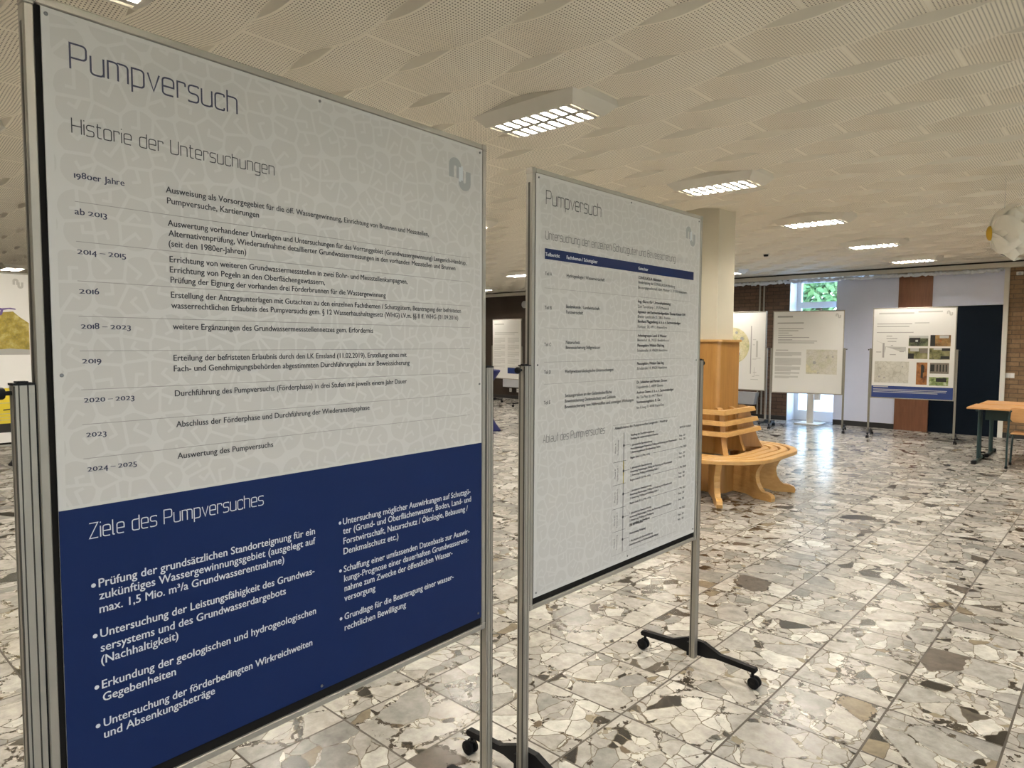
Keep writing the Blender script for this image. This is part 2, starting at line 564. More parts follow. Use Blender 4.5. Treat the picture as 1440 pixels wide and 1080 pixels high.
def ceiling():
    b = MB()
    k0 = math.floor((YN - ROW0) / ROW)
    k1 = math.ceil((YB - 0.1 - ROW0) / ROW)
    AMP, SUB = 0.021, 14
    nx = int((XR + 0.3 - XL + 0.3) / MOD * SUB) + 1
    xs = [XL - 0.3 + i * MOD / SUB for i in range(nx + 1)]

    def z(k, x):
        ph = JOINT0 + (MOD / 2 if k % 2 else 0)
        return CEIL + AMP * math.cos(2 * PI * (x - ph) / MOD)

    LEAN = 0.45          # the plain lips between two rows lean, so both perforated edges are arched

    def far_edge(k, x):
        return ROW0 + (k + 1) * ROW - LEAN * max(0.0, z(k, x) - z(k + 1, x))

    def near_edge(k, x):
        return ROW0 + k * ROW + LEAN * max(0.0, z(k, x) - z(k - 1, x))

    for k in range(k0, k1 + 1):
        v, fc = [], []
        for x in xs:
            v += [(x, near_edge(k, x), z(k, x)), (x, far_edge(k, x), z(k, x))]
        for i in range(len(xs) - 1):
            fc.append((2 * i, 2 * i + 1, 2 * i + 3, 2 * i + 2))
        b.add(v, fc, M['ceiling'])
        if k < k1:
            v, fc = [], []
            for x in xs:
                v += [(x, far_edge(k, x), z(k, x)), (x, near_edge(k + 1, x), z(k + 1, x))]
            for i in range(len(xs) - 1):
                fc.append((2 * i, 2 * i + 1, 2 * i + 3, 2 * i + 2))
            b.add(v, fc, M['ceiling_plain'])
    b.box(XL - 0.3, XR + 0.3, YN - 0.3, YB + 0.9, CEIL + 0.12, CEIL + 0.3, M['ceiling_plain'])
    structure(b.build('ceiling'))


ceiling()

# back wall: brick left of the window opening, backing right of it
WX0, WX1 = -3.78, -1.95           # window opening in the back wall
b = MB()
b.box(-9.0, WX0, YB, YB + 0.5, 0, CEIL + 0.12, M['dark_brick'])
b.box(XL - 0.3, -9.0, YB, YB + 0.5, 0, CEIL + 0.12, M['shaded_brick'])  # far stretch of the brick wall, coloured darker as shade
b.box(WX1, -0.06, YB, YB + 0.5, 0, CEIL + 0.12, M['white_paint'])
b.box(-0.06, XR + 0.3, YB, YB + 0.5, 0, CEIL + 0.12, M['brick'])
b.box(WX0, WX1, YB, YB + 0.5, 2.95, CEIL + 0.12, M['white_paint'])
structure(b.build('wall_back'))

b = MB()
b.box(XL - 0.3, XL, YN - 0.3, YB, 0, CEIL + 0.12, M['plaster'])
structure(b.build('wall_left'))
b = MB()
b.box(XL, XR, YN - 0.3, YN, 0, CEIL + 0.12, M['plaster'])
structure(b.build('wall_near'))

# right wall out of view, its windows added to light the fronts of the boards
b = MB()
b.box(XR, XR + 0.3, YN - 0.3, YB, 0, 0.9, M['plaster'])
b.box(XR, XR + 0.3, YN - 0.3, YB, 2.7, CEIL + 0.12, M['plaster'])
ADDED_WINDOWS = [(-3.2, -1.6), (2.2, 3.8)]
ys = [YN - 0.3] + [e for w in ADDED_WINDOWS for e in w] + [YB]
for i in range(0, len(ys), 2):
    b.box(XR, XR + 0.3, ys[i], ys[i + 1], 0.9, 2.7, M['plaster'])
structure(b.build('wall_right'))
for i, (a, c) in enumerate(ADDED_WINDOWS):
    b = MB()
    x0, x1 = XR + 0.08, XR + 0.15
    for (p, q, r, s) in ((a, c, 0.9, 0.97), (a, c, 2.63, 2.7), (a, a + 0.07, 0.97, 2.63), (c - 0.07, c, 0.97, 2.63),
                         ((a + c) / 2 - 0.04, (a + c) / 2 + 0.04, 0.97, 2.63)):
        b.box(x0, x1, p, q, r, s, M['window_white'])
    w = structure(b.build('window_%d' % (i + 2)))  # added window, never in view, there for its daylight
    gb = MB()
    gb.box(XR + 0.11, XR + 0.12, a + 0.07, c - 0.07, 0.97, 2.63, M['glass'])
    gb.build('pane', w)
    portal('window_portal', (XR + 0.02, (a + c) / 2, 1.8), (c - a, 1.8), (-1, 0, 0))

# the narrow floor-length window of the back wall
b = MB()
Y0, Y1 = YB + 0.38, YB + 0.46
b.box(WX0, WX0 + 0.10, Y0, Y1, 0.0, 2.95, M['window_white'])
b.box(WX1 - 0.08, WX1, Y0, Y1, 0.0, 2.95, M['window_white'])
b.box(WX0 + 0.10, WX1 - 0.08, Y0, Y1, 0.0, 0.20, M['window_white'])
b.box(WX0 + 0.10, WX1 - 0.08, Y0, Y1, 2.36, 2.48, M['window_white'])
b.box(WX0 + 0.10, WX1 - 0.08, Y0, Y1, 2.88, 2.95, M['window_white'])
w1 = structure(b.build('window_1'))
b = MB()
b.box(WX0 + 0.10, WX1 - 0.08, Y0 + 0.035, Y0 + 0.045, 0.20, 2.36, M['glass'])
b.box(WX0 + 0.10, WX1 - 0.08, Y0 + 0.035, Y0 + 0.045, 2.48, 2.88, M['glass'])
b.build('pane', w1)
b = MB()
b.box(WX0, WX0 + 0.012, YB - 0.005, Y0, 0, 2.95, M['window_white'])
structure(b.build('trim_1'))
portal('window_portal', ((WX0 + WX1) / 2, YB + 0.6, 1.5), (1.83, 2.9), (0, -1, 0))

# panels, door and frame to the right of the window
b = MB()
b.box(-2.84, -1.68, YB - 0.05, YB, 0.10, 2.90, M['lavender'])
structure(b.build('trim_2'))
b = MB()
b.box(-1.74, -1.19, YB - 0.075, YB - 0.051, 0.0, 2.90, M['red_wood'])
b.box(-1.68, -1.19, YB - 0.051, YB, 0.0, 2.90, M['red_wood'])
structure(b.build('trim_3'))
b = MB()
b.box(-1.19, -0.13, YB - 0.045, YB, 2.30, 2.90, M['lavender'])
structure(b.build('trim_4'))
b = MB()
b.box(-1.185, -0.135, YB - 0.035, YB, 0.0, 2.295, M['navy_door'])
structure(b.build('door_1'))
b = MB()
b.box(-0.13, -0.06, YB - 0.06, YB, 0.0, 2.90, M['white_paint'])
structure(b.build('trim_5'))
b = MB()
b.box(-2.84, -1.74, YB - 0.06, YB - 0.05, 0.0, 0.10, M['base_dark'])
b.box(-2.84, -1.68, YB - 0.05, YB, 0.0, 0.10, M['base_dark'])
b.box(XL, WX0, YB - 0.02, YB, 0.0, 0.09, M['base_dark'])
b.box(-0.06, XR, YB - 0.02, YB, 0.0, 0.09, M['base_dark'])
structure(b.build('baseboard_back'))

# lowered edge of the ceiling along the back wall, with its dark shadow gap
b = MB()
b.box(XL, XR, YB - 0.20, YB, 2.925, 3.000, M['beam'])
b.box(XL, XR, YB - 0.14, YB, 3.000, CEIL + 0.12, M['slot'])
structure(b.build('trim_6'))
b = MB()
b.box(XL, XR, YB - 0.55, YB - 0.17, 3.030, 3.075, M['ceiling_plain'])
structure(b.build('trim_7'))

# outside the back window
b = MB()
b.box(-40, 30, YB + 0.76, 60, -0.30, -0.12, M['paving'])
structure(b.build('floor_outside'))


def tree(x, y, h, r, leaf, label, seed):
    rnd = random.Random(seed)
    t = thing('tree', label, 'tree', (x, y, -0.12), 0, 'trees outside the window')
    b = MB()
    b.tube([(0, 0, 0), (0.05, 0.02, h * 0.4), (0.0, 0.0, h * 0.75)], [0.16, 0.12, 0.05], M['bark'], 9)
    b.build('trunk', t, True)
    b = MB()
    for _ in range(2600):
        while True:
            p = Vector((rnd.uniform(-1, 1), rnd.uniform(-1, 1), rnd.uniform(-1, 1)))
            if 0.35 < p.length < 1:
                break
        lump = 0.75 + 0.3 * math.sin(4 * p.x + seed) * math.cos(5 * p.z + seed)
        c = Vector((p.x * r * lump, p.y * r * lump, h * 0.62 + p.z * h * 0.42 * lump))
        a = Vector((rnd.gauss(0, 1), rnd.gauss(0, 1), rnd.gauss(0, 1))).normalized()
        d = a.orthogonal().normalized()
        s = rnd.uniform(0.09, 0.19)
        b.add([c - a * s, c + d * s * 0.55, c + a * s, c - d * s * 0.55], [(0, 1, 2, 3)], leaf)
    b.build('foliage', t)


tree(-5.7, 19.5, 5.2, 2.1, M['leaf_dark'], 'dark green leafy tree seen through left of the upper window pane', 1)
tree(-4.9, 25.5, 5.0, 1.9, M['leaf'], 'bright yellow-green tree seen through right of the upper window pane', 2)
tree(-11.0, 21.0, 5.6, 2.2, M['leaf_dark'], 'dark green tree outside, far left beyond the window jamb', 3)


# ------------------------------------------------------------------ lettering
_tc = bpy.data.curves.new('lettering', 'FONT')
_tc.resolution_u = 3
_to = bpy.data.objects.new('lettering', _tc)
COL.objects.link(_to)
_tcache = {}


def glyphs(txt):
    if txt not in _tcache:
        _tc.body = txt
        _tc.size = 1.0
        dg = bpy.context.evaluated_depsgraph_get()
        dg.update()
        ev = _to.evaluated_get(dg)
        me = ev.to_mesh()
        vs = [(v.co.x, v.co.y) for v in me.vertices]
        fs = [tuple(p.vertices) for p in me.polygons]
        ev.to_mesh_clear()
        _tcache[txt] = (vs, fs, min(v[0] for v in vs), max(v[0] for v in vs))
    return _tcache[txt]


XH = 0.73
R_ = 'r'
# monoline heading alphabet: strokes of points, a trailing 'r' rounds that corner
STROKES = {
    'P': (0.50, [[(0, 0), (0, 1), (.48, 1, R_), (.48, .44, R_), (0, .44)]]),
    'H': (0.50, [[(0, 0), (0, 1)], [(.48, 0), (.48, 1)], [(0, .5), (.48, .5)]]),
    'Z': (0.48, [[(0, 1), (.46, 1), (0, 0), (.46, 0)]]),
    'U': (0.50, [[(0, 1), (0, 0, R_), (.48, 0, R_), (.48, 1)]]),
    'S': (0.46, [[(0, .1), (0, 0, R_), (.44, 0, R_), (.44, .5, R_), (0, .5, R_), (0, 1, R_), (.44, 1, R_), (.44, .9)]]),
    'B': (0.48, [[(0, 0), (0, 1), (.42, 1, R_), (.42, .52, R_), (0, .52)], [(0, .52), (.46, .52, R_), (.46, 0, R_), (0, 0)]]),
    'A': (0.48, [[(0, 0), (.23, 1), (.46, 0)], [(.08, .32), (.38, .32)]]),
    'u': (0.42, [[(0, XH), (0, 0, R_), (.40, 0, R_), (.40, XH)], [(.40, .2), (.40, 0)]]),
    'm': (0.66, [[(0, 0), (0, XH), (.32, XH, R_), (.32, 0)], [(.32, XH - .02), (.32, XH), (.64, XH, R_), (.64, 0)]]),
    'n': (0.42, [[(0, 0), (0, XH), (.40, XH, R_), (.40, 0)]]),
    'p': (0.42, [[(0, -.27), (0, XH), (.40, XH, R_), (.40, 0, R_), (0, 0)]]),
    'v': (0.40, [[(0, XH), (.20, 0), (.40, XH)]]),
    'w': (0.60, [[(0, XH), (.15, 0), (.30, XH), (.45, 0), (.60, XH)]]),
    'e': (0.42, [[(.38, 0), (0, 0, R_), (0, XH, R_), (.40, XH, R_), (.40, .36), (0, .36)]]),
    'r': (0.30, [[(0, 0), (0, XH), (.29, XH, R_), (.29, XH - .16)]]),
    's': (0.38, [[(0, .06), (0, 0, R_), (.37, 0, R_), (.37, .37, R_), (0, .37, R_), (0, XH, R_), (.37, XH, R_), (.37, XH - .07)]]),
    'c': (0.37, [[(.36, .12), (.36, 0, R_), (0, 0, R_), (0, XH, R_), (.36, XH, R_), (.36, XH - .12)]]),
    'h': (0.42, [[(0, 0), (0, 1)], [(0, XH), (.40, XH, R_), (.40, 0)]]),
    'i': (0.02, [[(0, 0), (0, XH)], [(0, .93), (0, 1.0)]]),
    't': (0.28, [[(.07, .95), (.07, 0, R_), (.28, 0)], [(0, XH), (.26, XH)]]),
    'o': (0.42, [[(.2, 0), (0, 0, R_), (0, XH, R_), (.40, XH, R_), (.40, 0, R_), (.2, 0)]]),
    'd': (0.42, [[(.40, 0), (.40, 1)], [(.40, XH), (0, XH, R_), (0, 0, R_), (.40, 0)]]),
    'b': (0.42, [[(0, 0), (0, 1)], [(0, XH), (.40, XH, R_), (.40, 0, R_), (0, 0)]]),
    'a': (0.40, [[(.04, XH), (.39, XH, R_), (.39, 0)], [(.39, .41), (0, .41, R_), (0, 0, R_), (.39, 0)]]),
    'g': (0.42, [[(.40, 0), (0, 0, R_), (0, XH, R_), (.40, XH), (.40, -.27, R_), (.02, -.27)]]),
    'f': (0.26, [[(.27, 1), (.08, 1, R_), (.08, 0)], [(0, XH), (.24, XH)]]),
    'l': (0.12, [[(0, 1), (0, 0, R_), (.11, 0)]]),
    'z': (0.38, [[(0, XH), (.37, XH), (0, 0), (.37, 0)]]),
    ' ': (0.22, []),
}
STROKES['ü'] = (0.42, STROKES['u'][1] + [[(.11, .92), (.11, 1.0)], [(.29, .92), (.29, 1.0)]])


def rounded(pts, rad=0.15):
    out = []
    for i, p in enumerate(pts):
        if len(p) == 3 and 0 < i < len(pts) - 1:
            a, c, d = Vector(pts[i - 1][:2]), Vector(p[:2]), Vector(pts[i + 1][:2])
            r = min(rad, (a - c).length * 0.5, (d - c).length * 0.5)
            p0, p1 = c + (a - c).normalized() * r, c + (d - c).normalized() * r
            for k in range(6):
                t = k / 5
                q = p0 * (1 - t) ** 2 + c * 2 * t * (1 - t) + p1 * t * t
                out.append((q.x, q.y))
        else:
            out.append(p[:2])
    res = [out[0]]
    for q in out[1:]:
        if (Vector(q) - Vector(res[-1])).length > 1e-5:
            res.append(q)
    return res


class Poster(MB):
    """Print on a board: u to the right, v up, drawn on the front (local -y)."""

    def __init__(self, u0, z0, y):
        super().__init__()
        self.u0, self.z0, self.y = u0, z0, y

    def p(self, u, v, layer):
        return (self.u0 + u, self.y - 0.0003 * layer, self.z0 + v)

    def poly(self, pts, mat, layer=1):
        return self.add([self.p(u, v, layer) for u, v in pts], [tuple(range(len(pts)))], mat)

    def rect(self, ua, va, ub, vb, mat, layer=1):
        return self.poly([(ua, va), (ub, va), (ub, vb), (ua, vb)], mat, layer)

    def sheet(self, ua, va, ub, vb, mat, thick=0.003):
        a = self.p(ua, va, 0)
        c = self.p(ub, vb, 0)
        return self.box(a[0], c[0], self.y, self.y + thick, a[2], c[2], mat)

    def text(self, txt, ua, v, size, mat, ub=None, bold=0.0, layer=3):
        vs, fs, x0, x1 = glyphs(txt)
        sx = size if ub is None else (ub - ua) / (x1 - x0)
        size *= 1.10
        # a bolder cut: the same letters laid down again a hair to the side
        for k, (du, dv) in enumerate(((0, 0), (bold, 0.0), (bold * 0.5, bold * 0.5))):
            self.add([self.p(ua + du + (x - x0) * sx, v + dv + y * size, layer + 0.12 * k) for x, y in vs], fs, mat)
            if bold == 0:
                break

    def dates(self, txt, ua, v, size, mat, ub):
        """old-style figures: 0 1 2 at x-height, 3 4 5 7 9 hanging"""
        parts, x = [], 0.0
        for ch in txt:
            if ch == ' ':
                x += 0.22
                continue
            vs, fs, a, c = glyphs(ch)
            sy, dy, sx = 1.0, 0.0, 1.0
            if ch in '012':
                sy, sx = 0.70, 1.12
            elif ch in '34579':
                sy, dy, sx = 0.94, -0.17, 1.04
            parts.append(([(x + (p - a) * sx, q * sy + dy) for p, q in vs], fs))
            x += (c - a) * sx + 0.085
        k = (ub - ua) / (x - 0.085)
        for vs, fs in parts:
            for j, e in enumerate((0, 0.0006)):
                self.add([self.p(ua + e + p * k, v + q * size, 3 + 0.12 * j) for p, q in vs], fs, mat)

    def heading(self, txt, ua, v, cap, mat, ub, stroke=0.062, layer=3):
        GAP = 0.115
        total = sum(STROKES[c][0] + GAP for c in txt) - GAP
        k = (ub - ua) / total
        w = stroke * cap / 2
        x = 0.0
        for ch in txt:
            adv, strokes = STROKES[ch]
            for si, s in enumerate(strokes):
                pts = [Vector((ua + (x + a) * k, v + c * cap)) for a, c in rounded(s)]
                n = len(pts)
                L, Rr = [], []
                for i in range(n):
                    d0 = (pts[i] - pts[i - 1]).normalized() if i else None
                    d1 = (pts[i + 1] - pts[i]).normalized() if i < n - 1 else None
                    d = d1 if d0 is None else d0 if d1 is None else (d0 + d1)
                    d = d.normalized() if d.length > 1e-6 else d0
                    nn = Vector((-d.y, d.x))
                    m = 1.0
                    if d0 is not None and d1 is not None:
                        m = min(1.6, 1 / max(0.3, nn.dot(Vector((-d0.y, d0.x)))))
                    L.append(pts[i] + nn * w * m)
                    Rr.append(pts[i] - nn * w * m)
                vv = [self.p(q.x, q.y, layer + 0.15 * si) for q in L + Rr]
                self.add(vv, [(i, n + i, n + i + 1, i + 1) for i in range(n - 1)], mat)
            x += adv + GAP

    def rule(self, ua, ub, v, mat, w=0.0013, layer=2):
        return self.rect(ua, v - w / 2, ub, v + w / 2, mat, layer)

    def disc(self, u, v, r, mat, layer=2, n=14, sx=1.0):
        return self.poly([(u + sx * r * math.cos(2 * PI * k / n), v + r * math.sin(2 * PI * k / n)) for k in range(n)], mat, layer)

    def logo(self, ua, va, ub, vb, mat, link=None, layer=2):
        """two interlocked arches, one upright and one hanging"""
        W, Hh = ub - ua, vb - va
        w, h = W * 0.56, Hh * 0.64

        def arch(x, y, flip):
            pts = []
            t = w * 0.40
            for k in range(11):
                a = PI - PI * k / 10
                pts.append((w / 2 + w / 2 * math.cos(a), h - w / 2 * 0.9 + w / 2 * 0.9 * math.sin(a)))
            pts += [(w, 0), (w - t, 0)]
            for k in range(9):
                a = PI * k / 8
                pts.append((w / 2 + (w / 2 - t) * math.cos(a), h - w / 2 * 0.9 + (w / 2 - t) * 0.9 * math.sin(a) - t * 0.2))
            pts += [(t, 0), (0, 0)]
            if flip:
                pts = [(w - a, h - c) for a, c in pts]
            return [(x + a, y + c) for a, c in pts]
        self.poly(arch(ua, vb - h, False), mat, layer)
        self.poly(arch(ub - w, va, True), mat, layer)
        if link is not None:
            t = w * 0.30
            self.rect(ub - w + t * 0.05, va + h * 0.42, ub - w + t * 0.62, vb - h * 0.42, link, layer + 1)
            self.rect(ua + w - t * 0.62 + t * 0.5, va + h * 0.5, ua + w + t * 0.45, vb - h * 0.35, link, layer + 1)
            self.rect(ub - w + t * 0.05, (va + vb) / 2 - t * 0.25, ua + w + t * 0.3, (va + vb) / 2 + t * 0.25, link, layer + 1)


BW, BH = 1.22, 1.5455


def board_frame(root, zb, knobs=(True, True), arm=0.305):
    """panel, frame, corner caps, posts, knobs and castered feet; front of the frame at local y=0"""
    h = BW / 2
    z0, z1 = zb, zb + BH
    fw, dep = 0.016, 0.030
    b = MB()
    b.box(-h + 0.012, h - 0.012, 0.007, 0.022, z0 + 0.012, z1 - 0.012, M['felt'])
    b.build('panel', root)
    b = MB()
    b.box(-h, -h + fw, 0, dep, z0 + 0.02, z1 - 0.02, M['alu'], 0.002)
    b.box(h - fw, h, 0, dep, z0 + 0.02, z1 - 0.02, M['alu'], 0.002)
    b.box(-h + 0.02, h - 0.02, 0, dep, z0, z0 + fw, M['alu'], 0.002)
    b.box(-h + 0.02, h - 0.02, 0, dep, z1 - fw, z1, M['alu'], 0.002)
    # dark groove along the outer edges
    b.box(-h - 0.0006, -h + 0.001, 0.010, 0.019, z0 + 0.05, z1 - 0.05, M['alu_dark'])
    b.box(h - 0.001, h + 0.0006, 0.010, 0.019, z0 + 0.05, z1 - 0.05, M['alu_dark'])
    b.build('frame', root)
    for sx in (-1, 1):
        for z, zz in ((z0, 1), (z1, -1)):
            b = MB()
            xo = sx * (h + 0.001)
            xi = sx * (h - 0.021)
            b.box(min(xo, xi), max(xo, xi), -0.001, dep + 0.001, min(z - zz * 0.001, z + zz * 0.017), max(z - zz * 0.001, z + zz * 0.017), M['alu'], 0.003)
            xi = sx * (h - 0.017)
            b.box(min(xo, xi), max(xo, xi), -0.001, dep + 0.001, min(z + zz * 0.014, z + zz * 0.021), max(z + zz * 0.014, z + zz * 0.021), M['alu'], 0.002)
            b.build('corner_cap', root)
    pw, pd = 0.031, 0.028
    PT = 1.529
    for sx in (-1, 1):
        xa = h + 0.004 if sx > 0 else -h - 0.004 - pw
        # extruded profile with two grooves in the face and one in the side
        w = pw
        prof = [(0, 0), (0.006, 0), (0.006, 0.003), (0.0082, 0.003), (0.0082, 0.0), (0.0195, 0.0), (0.0195, 0.003), (0.0222, 0.003),
                (0.0222, 0), (w, 0), (w, 0.019), (w - 0.003, 0.019), (w - 0.003, 0.025), (w, 0.025), (w, pd), (0, pd),
                (0, 0.025), (0.003, 0.025), (0.003, 0.019), (0, 0.019)]
        b = MB()
        pts = [(xa + a, -0.001 + c) for a, c in prof]
        b.loft([[(p[0], p[1], 0.062) for p in pts], [(p[0], p[1], PT - 0.004) for p in pts]], M['alu'])
        for ga, gb_ in ((0.006, 0.0082), (0.0195, 0.0222)):
            b.box(xa + ga, xa + gb_, 0.0012, 0.0021, 0.062, PT - 0.004, M['alu_dark'])
        for ga in (0.0010, w - 0.0023):
            b.box(xa + ga, xa + ga + 0.0013, 0.0188, 0.0252, 0.062, PT - 0.004, M['alu_dark'])
        # black strip paints the shade in the post-to-frame gap, dark strip on outer edge
        xs_ = h + 0.0007 if sx > 0 else -h - 0.0038
        b.box(xs_, xs_ + 0.0031, 0.004, pd - 0.004, z0 + 0.002, PT - 0.004, M['rubber'])
        xs_ = xa + pw - 0.0016 if sx > 0 else xa - 0.0004
        b.box(xs_, xs_ + 0.0020, -0.0013, 0.0035, 0.064, PT - 0.005, M['alu_dark'])
        post = b.build('post', root)
        b = MB()
        b.box(xa - 0.002, xa + pw + 0.001, -0.002, pd, PT - 0.004, PT, M['black'])
        b.box(xa + 0.006, xa + pw - 0.008, 0.003, pd - 0.004, PT, PT + 0.003, M['black'])
        b.build('post_cap', post)
        if knobs[0 if sx < 0 else 1]:
            b = MB()
            xo = xa if sx < 0 else xa + pw
            b.lathe([(0.004, 0), (0.004, sx * 0.010), (0.009, sx * 0.011), (0.011, sx * 0.014), (0.0115, sx * 0.022),
                     (0.0095, sx * 0.0255), (0.001, sx * 0.026)], M['black'], 18, (xo, pd / 2, 1.511), 'X')
            b.build('clamp_knob', post, True)
        # foot: bar across the board with a gusset beside the post and two casters
        bx = xa + pw + 0.002
        b = MB()
        t = 0.024
        yc = pd / 2
        prof = [(-arm, 0.074), (-0.11, 0.080), (-0.06, 0.070), (0.06, 0.070), (0.11, 0.080), (arm, 0.074),
                (arm + 0.007, 0.086), (arm, 0.098), (0.13, 0.106), (0.045, 0.142), (-0.045, 0.142), (-0.13, 0.106), (-arm, 0.098), (-arm - 0.007, 0.086)]
        b.loft([[(bx + x, yc + a, c) for a, c in prof] for x in (0, t)], M['black'])
        b.box(xa - 0.001, bx, pd, pd + 0.012, 0.070, 0.135, M['black'])
        foot = b.build('foot', root)
        for e in (-1, 1):
            b = MB()
            cy = yc + e * (arm - 0.015)
            cx = bx + t / 2
            b.lathe([(0.007, 0.074), (0.007, 0.058), (0.012, 0.058), (0.012, 0.05), (0.001, 0.05)], M['black'], 12, (cx, cy, 0))
            for k in (-1, 1):
                xw = k * 0.013
                b.lathe([(0.004, xw - 0.0085), (0.022, xw - 0.0085), (0.027, xw - 0.005), (0.027, xw + 0.005), (0.022, xw + 0.0085), (0.004, xw + 0.0085)],
                        M['rubber'], 20, (cx, cy + 0.010 * e, 0.0275), 'X')
            b.lathe([(0.004, -0.024), (0.012, -0.022), (0.012, 0.022), (0.004, 0.024)], M['black'], 12, (cx, cy + 0.010 * e, 0.034), 'X')
            b.build('caster', foot, True)


def board(label, front_left, ang, zb, knobs=(True, True), group=None, arm=0.305):
    a = math.radians(ang)
    ux, uy = math.cos(a), math.sin(a)
    loc = (front_left[0] + ux * BW / 2, front_left[1] + uy * BW / 2, 0)
    root = thing('display_board', label, 'display board', loc, a, group)
    board_frame(root, zb, knobs, arm)
    return root


def pins(root, zb, spots, mat):
    for u, v in spots:
        b = MB()
        b.lathe([(0.0036, 0.0), (0.0032, -0.0018), (0.001, -0.0024)], mat, 12, (u - BW / 2, 0.0005, zb + v), 'Y')
        b.build('pin', root, True)

TEXT_ONE = [
    ('H', 'Pumpversuch', 0.071, 0.396, 1.4311),
    ('H', 'Historie der Untersuchungen', 0.070, 0.484, 1.3148),
    ('D', '1980er Jahre', 0.071, 0.158, 1.2333),
    ('K', 'Ausweisung als Vorsorgegebiet für die öff. Wassergewinnung, Einrichtung von Brunnen und Messstellen,', 0.237, 0.972, 1.2344),
    ('K', 'Pumpversuche, Kartierungen', 0.239, 0.443, 1.2124),
    ('R', '', 0.069, 1.143, 1.1898),
    ('D', 'ab 2013', 0.070, 0.125, 1.1661),
    ('K', 'Auswertung vorhandener Unterlagen und Untersuchungen für das Vorranggebiet (Grundwassergewinnung) Lengerich-Handrup,', 0.239, 1.129, 1.1671),
    ('K', 'Alternativenprüfung, Wiederaufnahme detaillierter Grundwassermessungen in den vorhanden Messstellen und Brunnen', 0.240, 1.081, 1.1466),
    ('K', '(seit den 1980er-Jahren)', 0.240, 0.410, 1.1255),
    ('R', '', 0.070, 1.145, 1.1161),
    ('D', '2014 – 2015', 0.072, 0.157, 1.0930),
    ('K', 'Errichtung von weiteren Grundwassermessstellen in zwei Bohr- und Messstellenkampagnen,', 0.241, 0.890, 1.0934),
    ('K', 'Errichtung von Pegeln an den Oberflächengewässern,', 0.241, 0.618, 1.0722),
    ('K', 'Prüfung der Eignung der vorhanden drei Förderbrunnen für die Wassergewinnung', 0.242, 0.812, 1.0511),
    ('R', '', 0.072, 1.146, 1.0427),
    ('D', '2016', 0.073, 0.107, 1.0192),
    ('K', 'Erstellung der Antragsunterlagen mit Gutachten zu den einzelnen Fachthemen / Schutzgütern, Beantragung der befristeten', 0.242, 1.105, 1.0203),
    ('K', 'wasserrechtlichen Erlaubnis des Pumpversuchs gem. § 12 Wasserhaushaltsgesetz (WHG) i.V.m. §§ 8 ff. WHG (01.09.2016)', 0.242, 1.093, 0.9987),
    ('R', '', 0.073, 1.147, 0.9765),
    ('D', '2018 – 2023', 0.074, 0.162, 0.9530),
    ('K', 'weitere Ergänzungen des Grundwassermessstellennetzes gem. Erfordernis', 0.244, 0.768, 0.9550),
    ('R', '', 0.072, 1.149, 0.9111),
    ('D', '2019', 0.074, 0.107, 0.8875),
    ('K', 'Erteilung der befristeten Erlaubnis durch den LK Emsland (11.02.2019), Erstellung eines mit', 0.244, 0.886, 0.8894),
    ('K', 'Fach- und Genehmigungsbehörden abgestimmten Durchführungsplans zur Beweissicherung', 0.244, 0.897, 0.8671),
    ('R', '', 0.073, 1.143, 0.8375),
    ('D', '2020 – 2023', 0.075, 0.165, 0.8130),
    ('K', 'Durchführung des Pumpversuchs (Förderphase) in drei Stufen mit jeweils einem Jahr Dauer', 0.245, 0.886, 0.8151),
    ('R', '', 0.074, 1.148, 0.7712),
    ('D', '2023', 0.077, 0.112, 0.7465),
    ('K', 'Abschluss der Förderphase und Durchführung der Wiederanstiegsphase', 0.246, 0.754, 0.7500),
    ('R', '', 0.077, 1.148, 0.7055),
    ('D', '2024 – 2025', 0.077, 0.166, 0.6800),
    ('K', 'Auswertung des Pumpversuchs', 0.247, 0.469, 0.6828),
    ('Z', 'Ziele des Pumpversuches', 0.077, 0.442, 0.5496),
    ('W', 'Prüfung der grundsätzlichen Standorteignung für ein', 0.090, 0.580, 0.4503),
    ('W', 'zukünftiges Wassergewinnungsgebiet (ausgelegt auf', 0.090, 0.581, 0.4254),
    ('W', 'max. 1,5 Mio. m³/a Grundwasserentnahme)', 0.090, 0.493, 0.3988),
    ('W', 'Untersuchung der Leistungsfähigkeit des Grundwas-', 0.090, 0.577, 0.3497),
    ('W', 'sersystems und des Grundwasserdargebots', 0.090, 0.496, 0.3210),
    ('W', '(Nachhaltigkeit)', 0.090, 0.239, 0.2965),
    ('W', 'Erkundung der geologischen und hydrogeologischen', 0.090, 0.580, 0.2466),
    ('W', 'Gegebenheiten', 0.091, 0.232, 0.2204),
    ('W', 'Untersuchung der förderbedingten Wirkreichweiten', 0.091, 0.568, 0.1687),
    ('W', 'und Absenkungsbeträge', 0.091, 0.316, 0.1451),
    ('W', 'Untersuchung möglicher Auswirkungen auf Schutzgü-', 0.665, 1.148, 0.4562),
    ('W', 'ter (Grund- und Oberflächenwasser, Boden, Land- und', 0.665, 1.151, 0.4312),
    ('W', 'Forstwirtschaft, Naturschutz / Ökologie, Bebauung /', 0.666, 1.136, 0.4045),
    ('W', 'Denkmalschutz etc.)', 0.666, 0.852, 0.3772),
    ('W', 'Schaffung einer umfassenden Datenbasis zur Auswir-', 0.666, 1.144, 0.3302),
    ('W', 'kungs-Prognose einer dauerhaften Grundwasserent-', 0.667, 1.140, 0.3047),
    ('W', 'nahme zum Zwecke der öffentlichen Wasser-', 0.668, 1.068, 0.2784),
    ('W', 'versorgung', 0.667, 0.769, 0.2520),
    ('W', 'Grundlage für die Beantragung einer wasser-', 0.667, 1.073, 0.2030),
    ('W', 'rechtlichen Bewilligung', 0.667, 0.879, 0.1735),
]

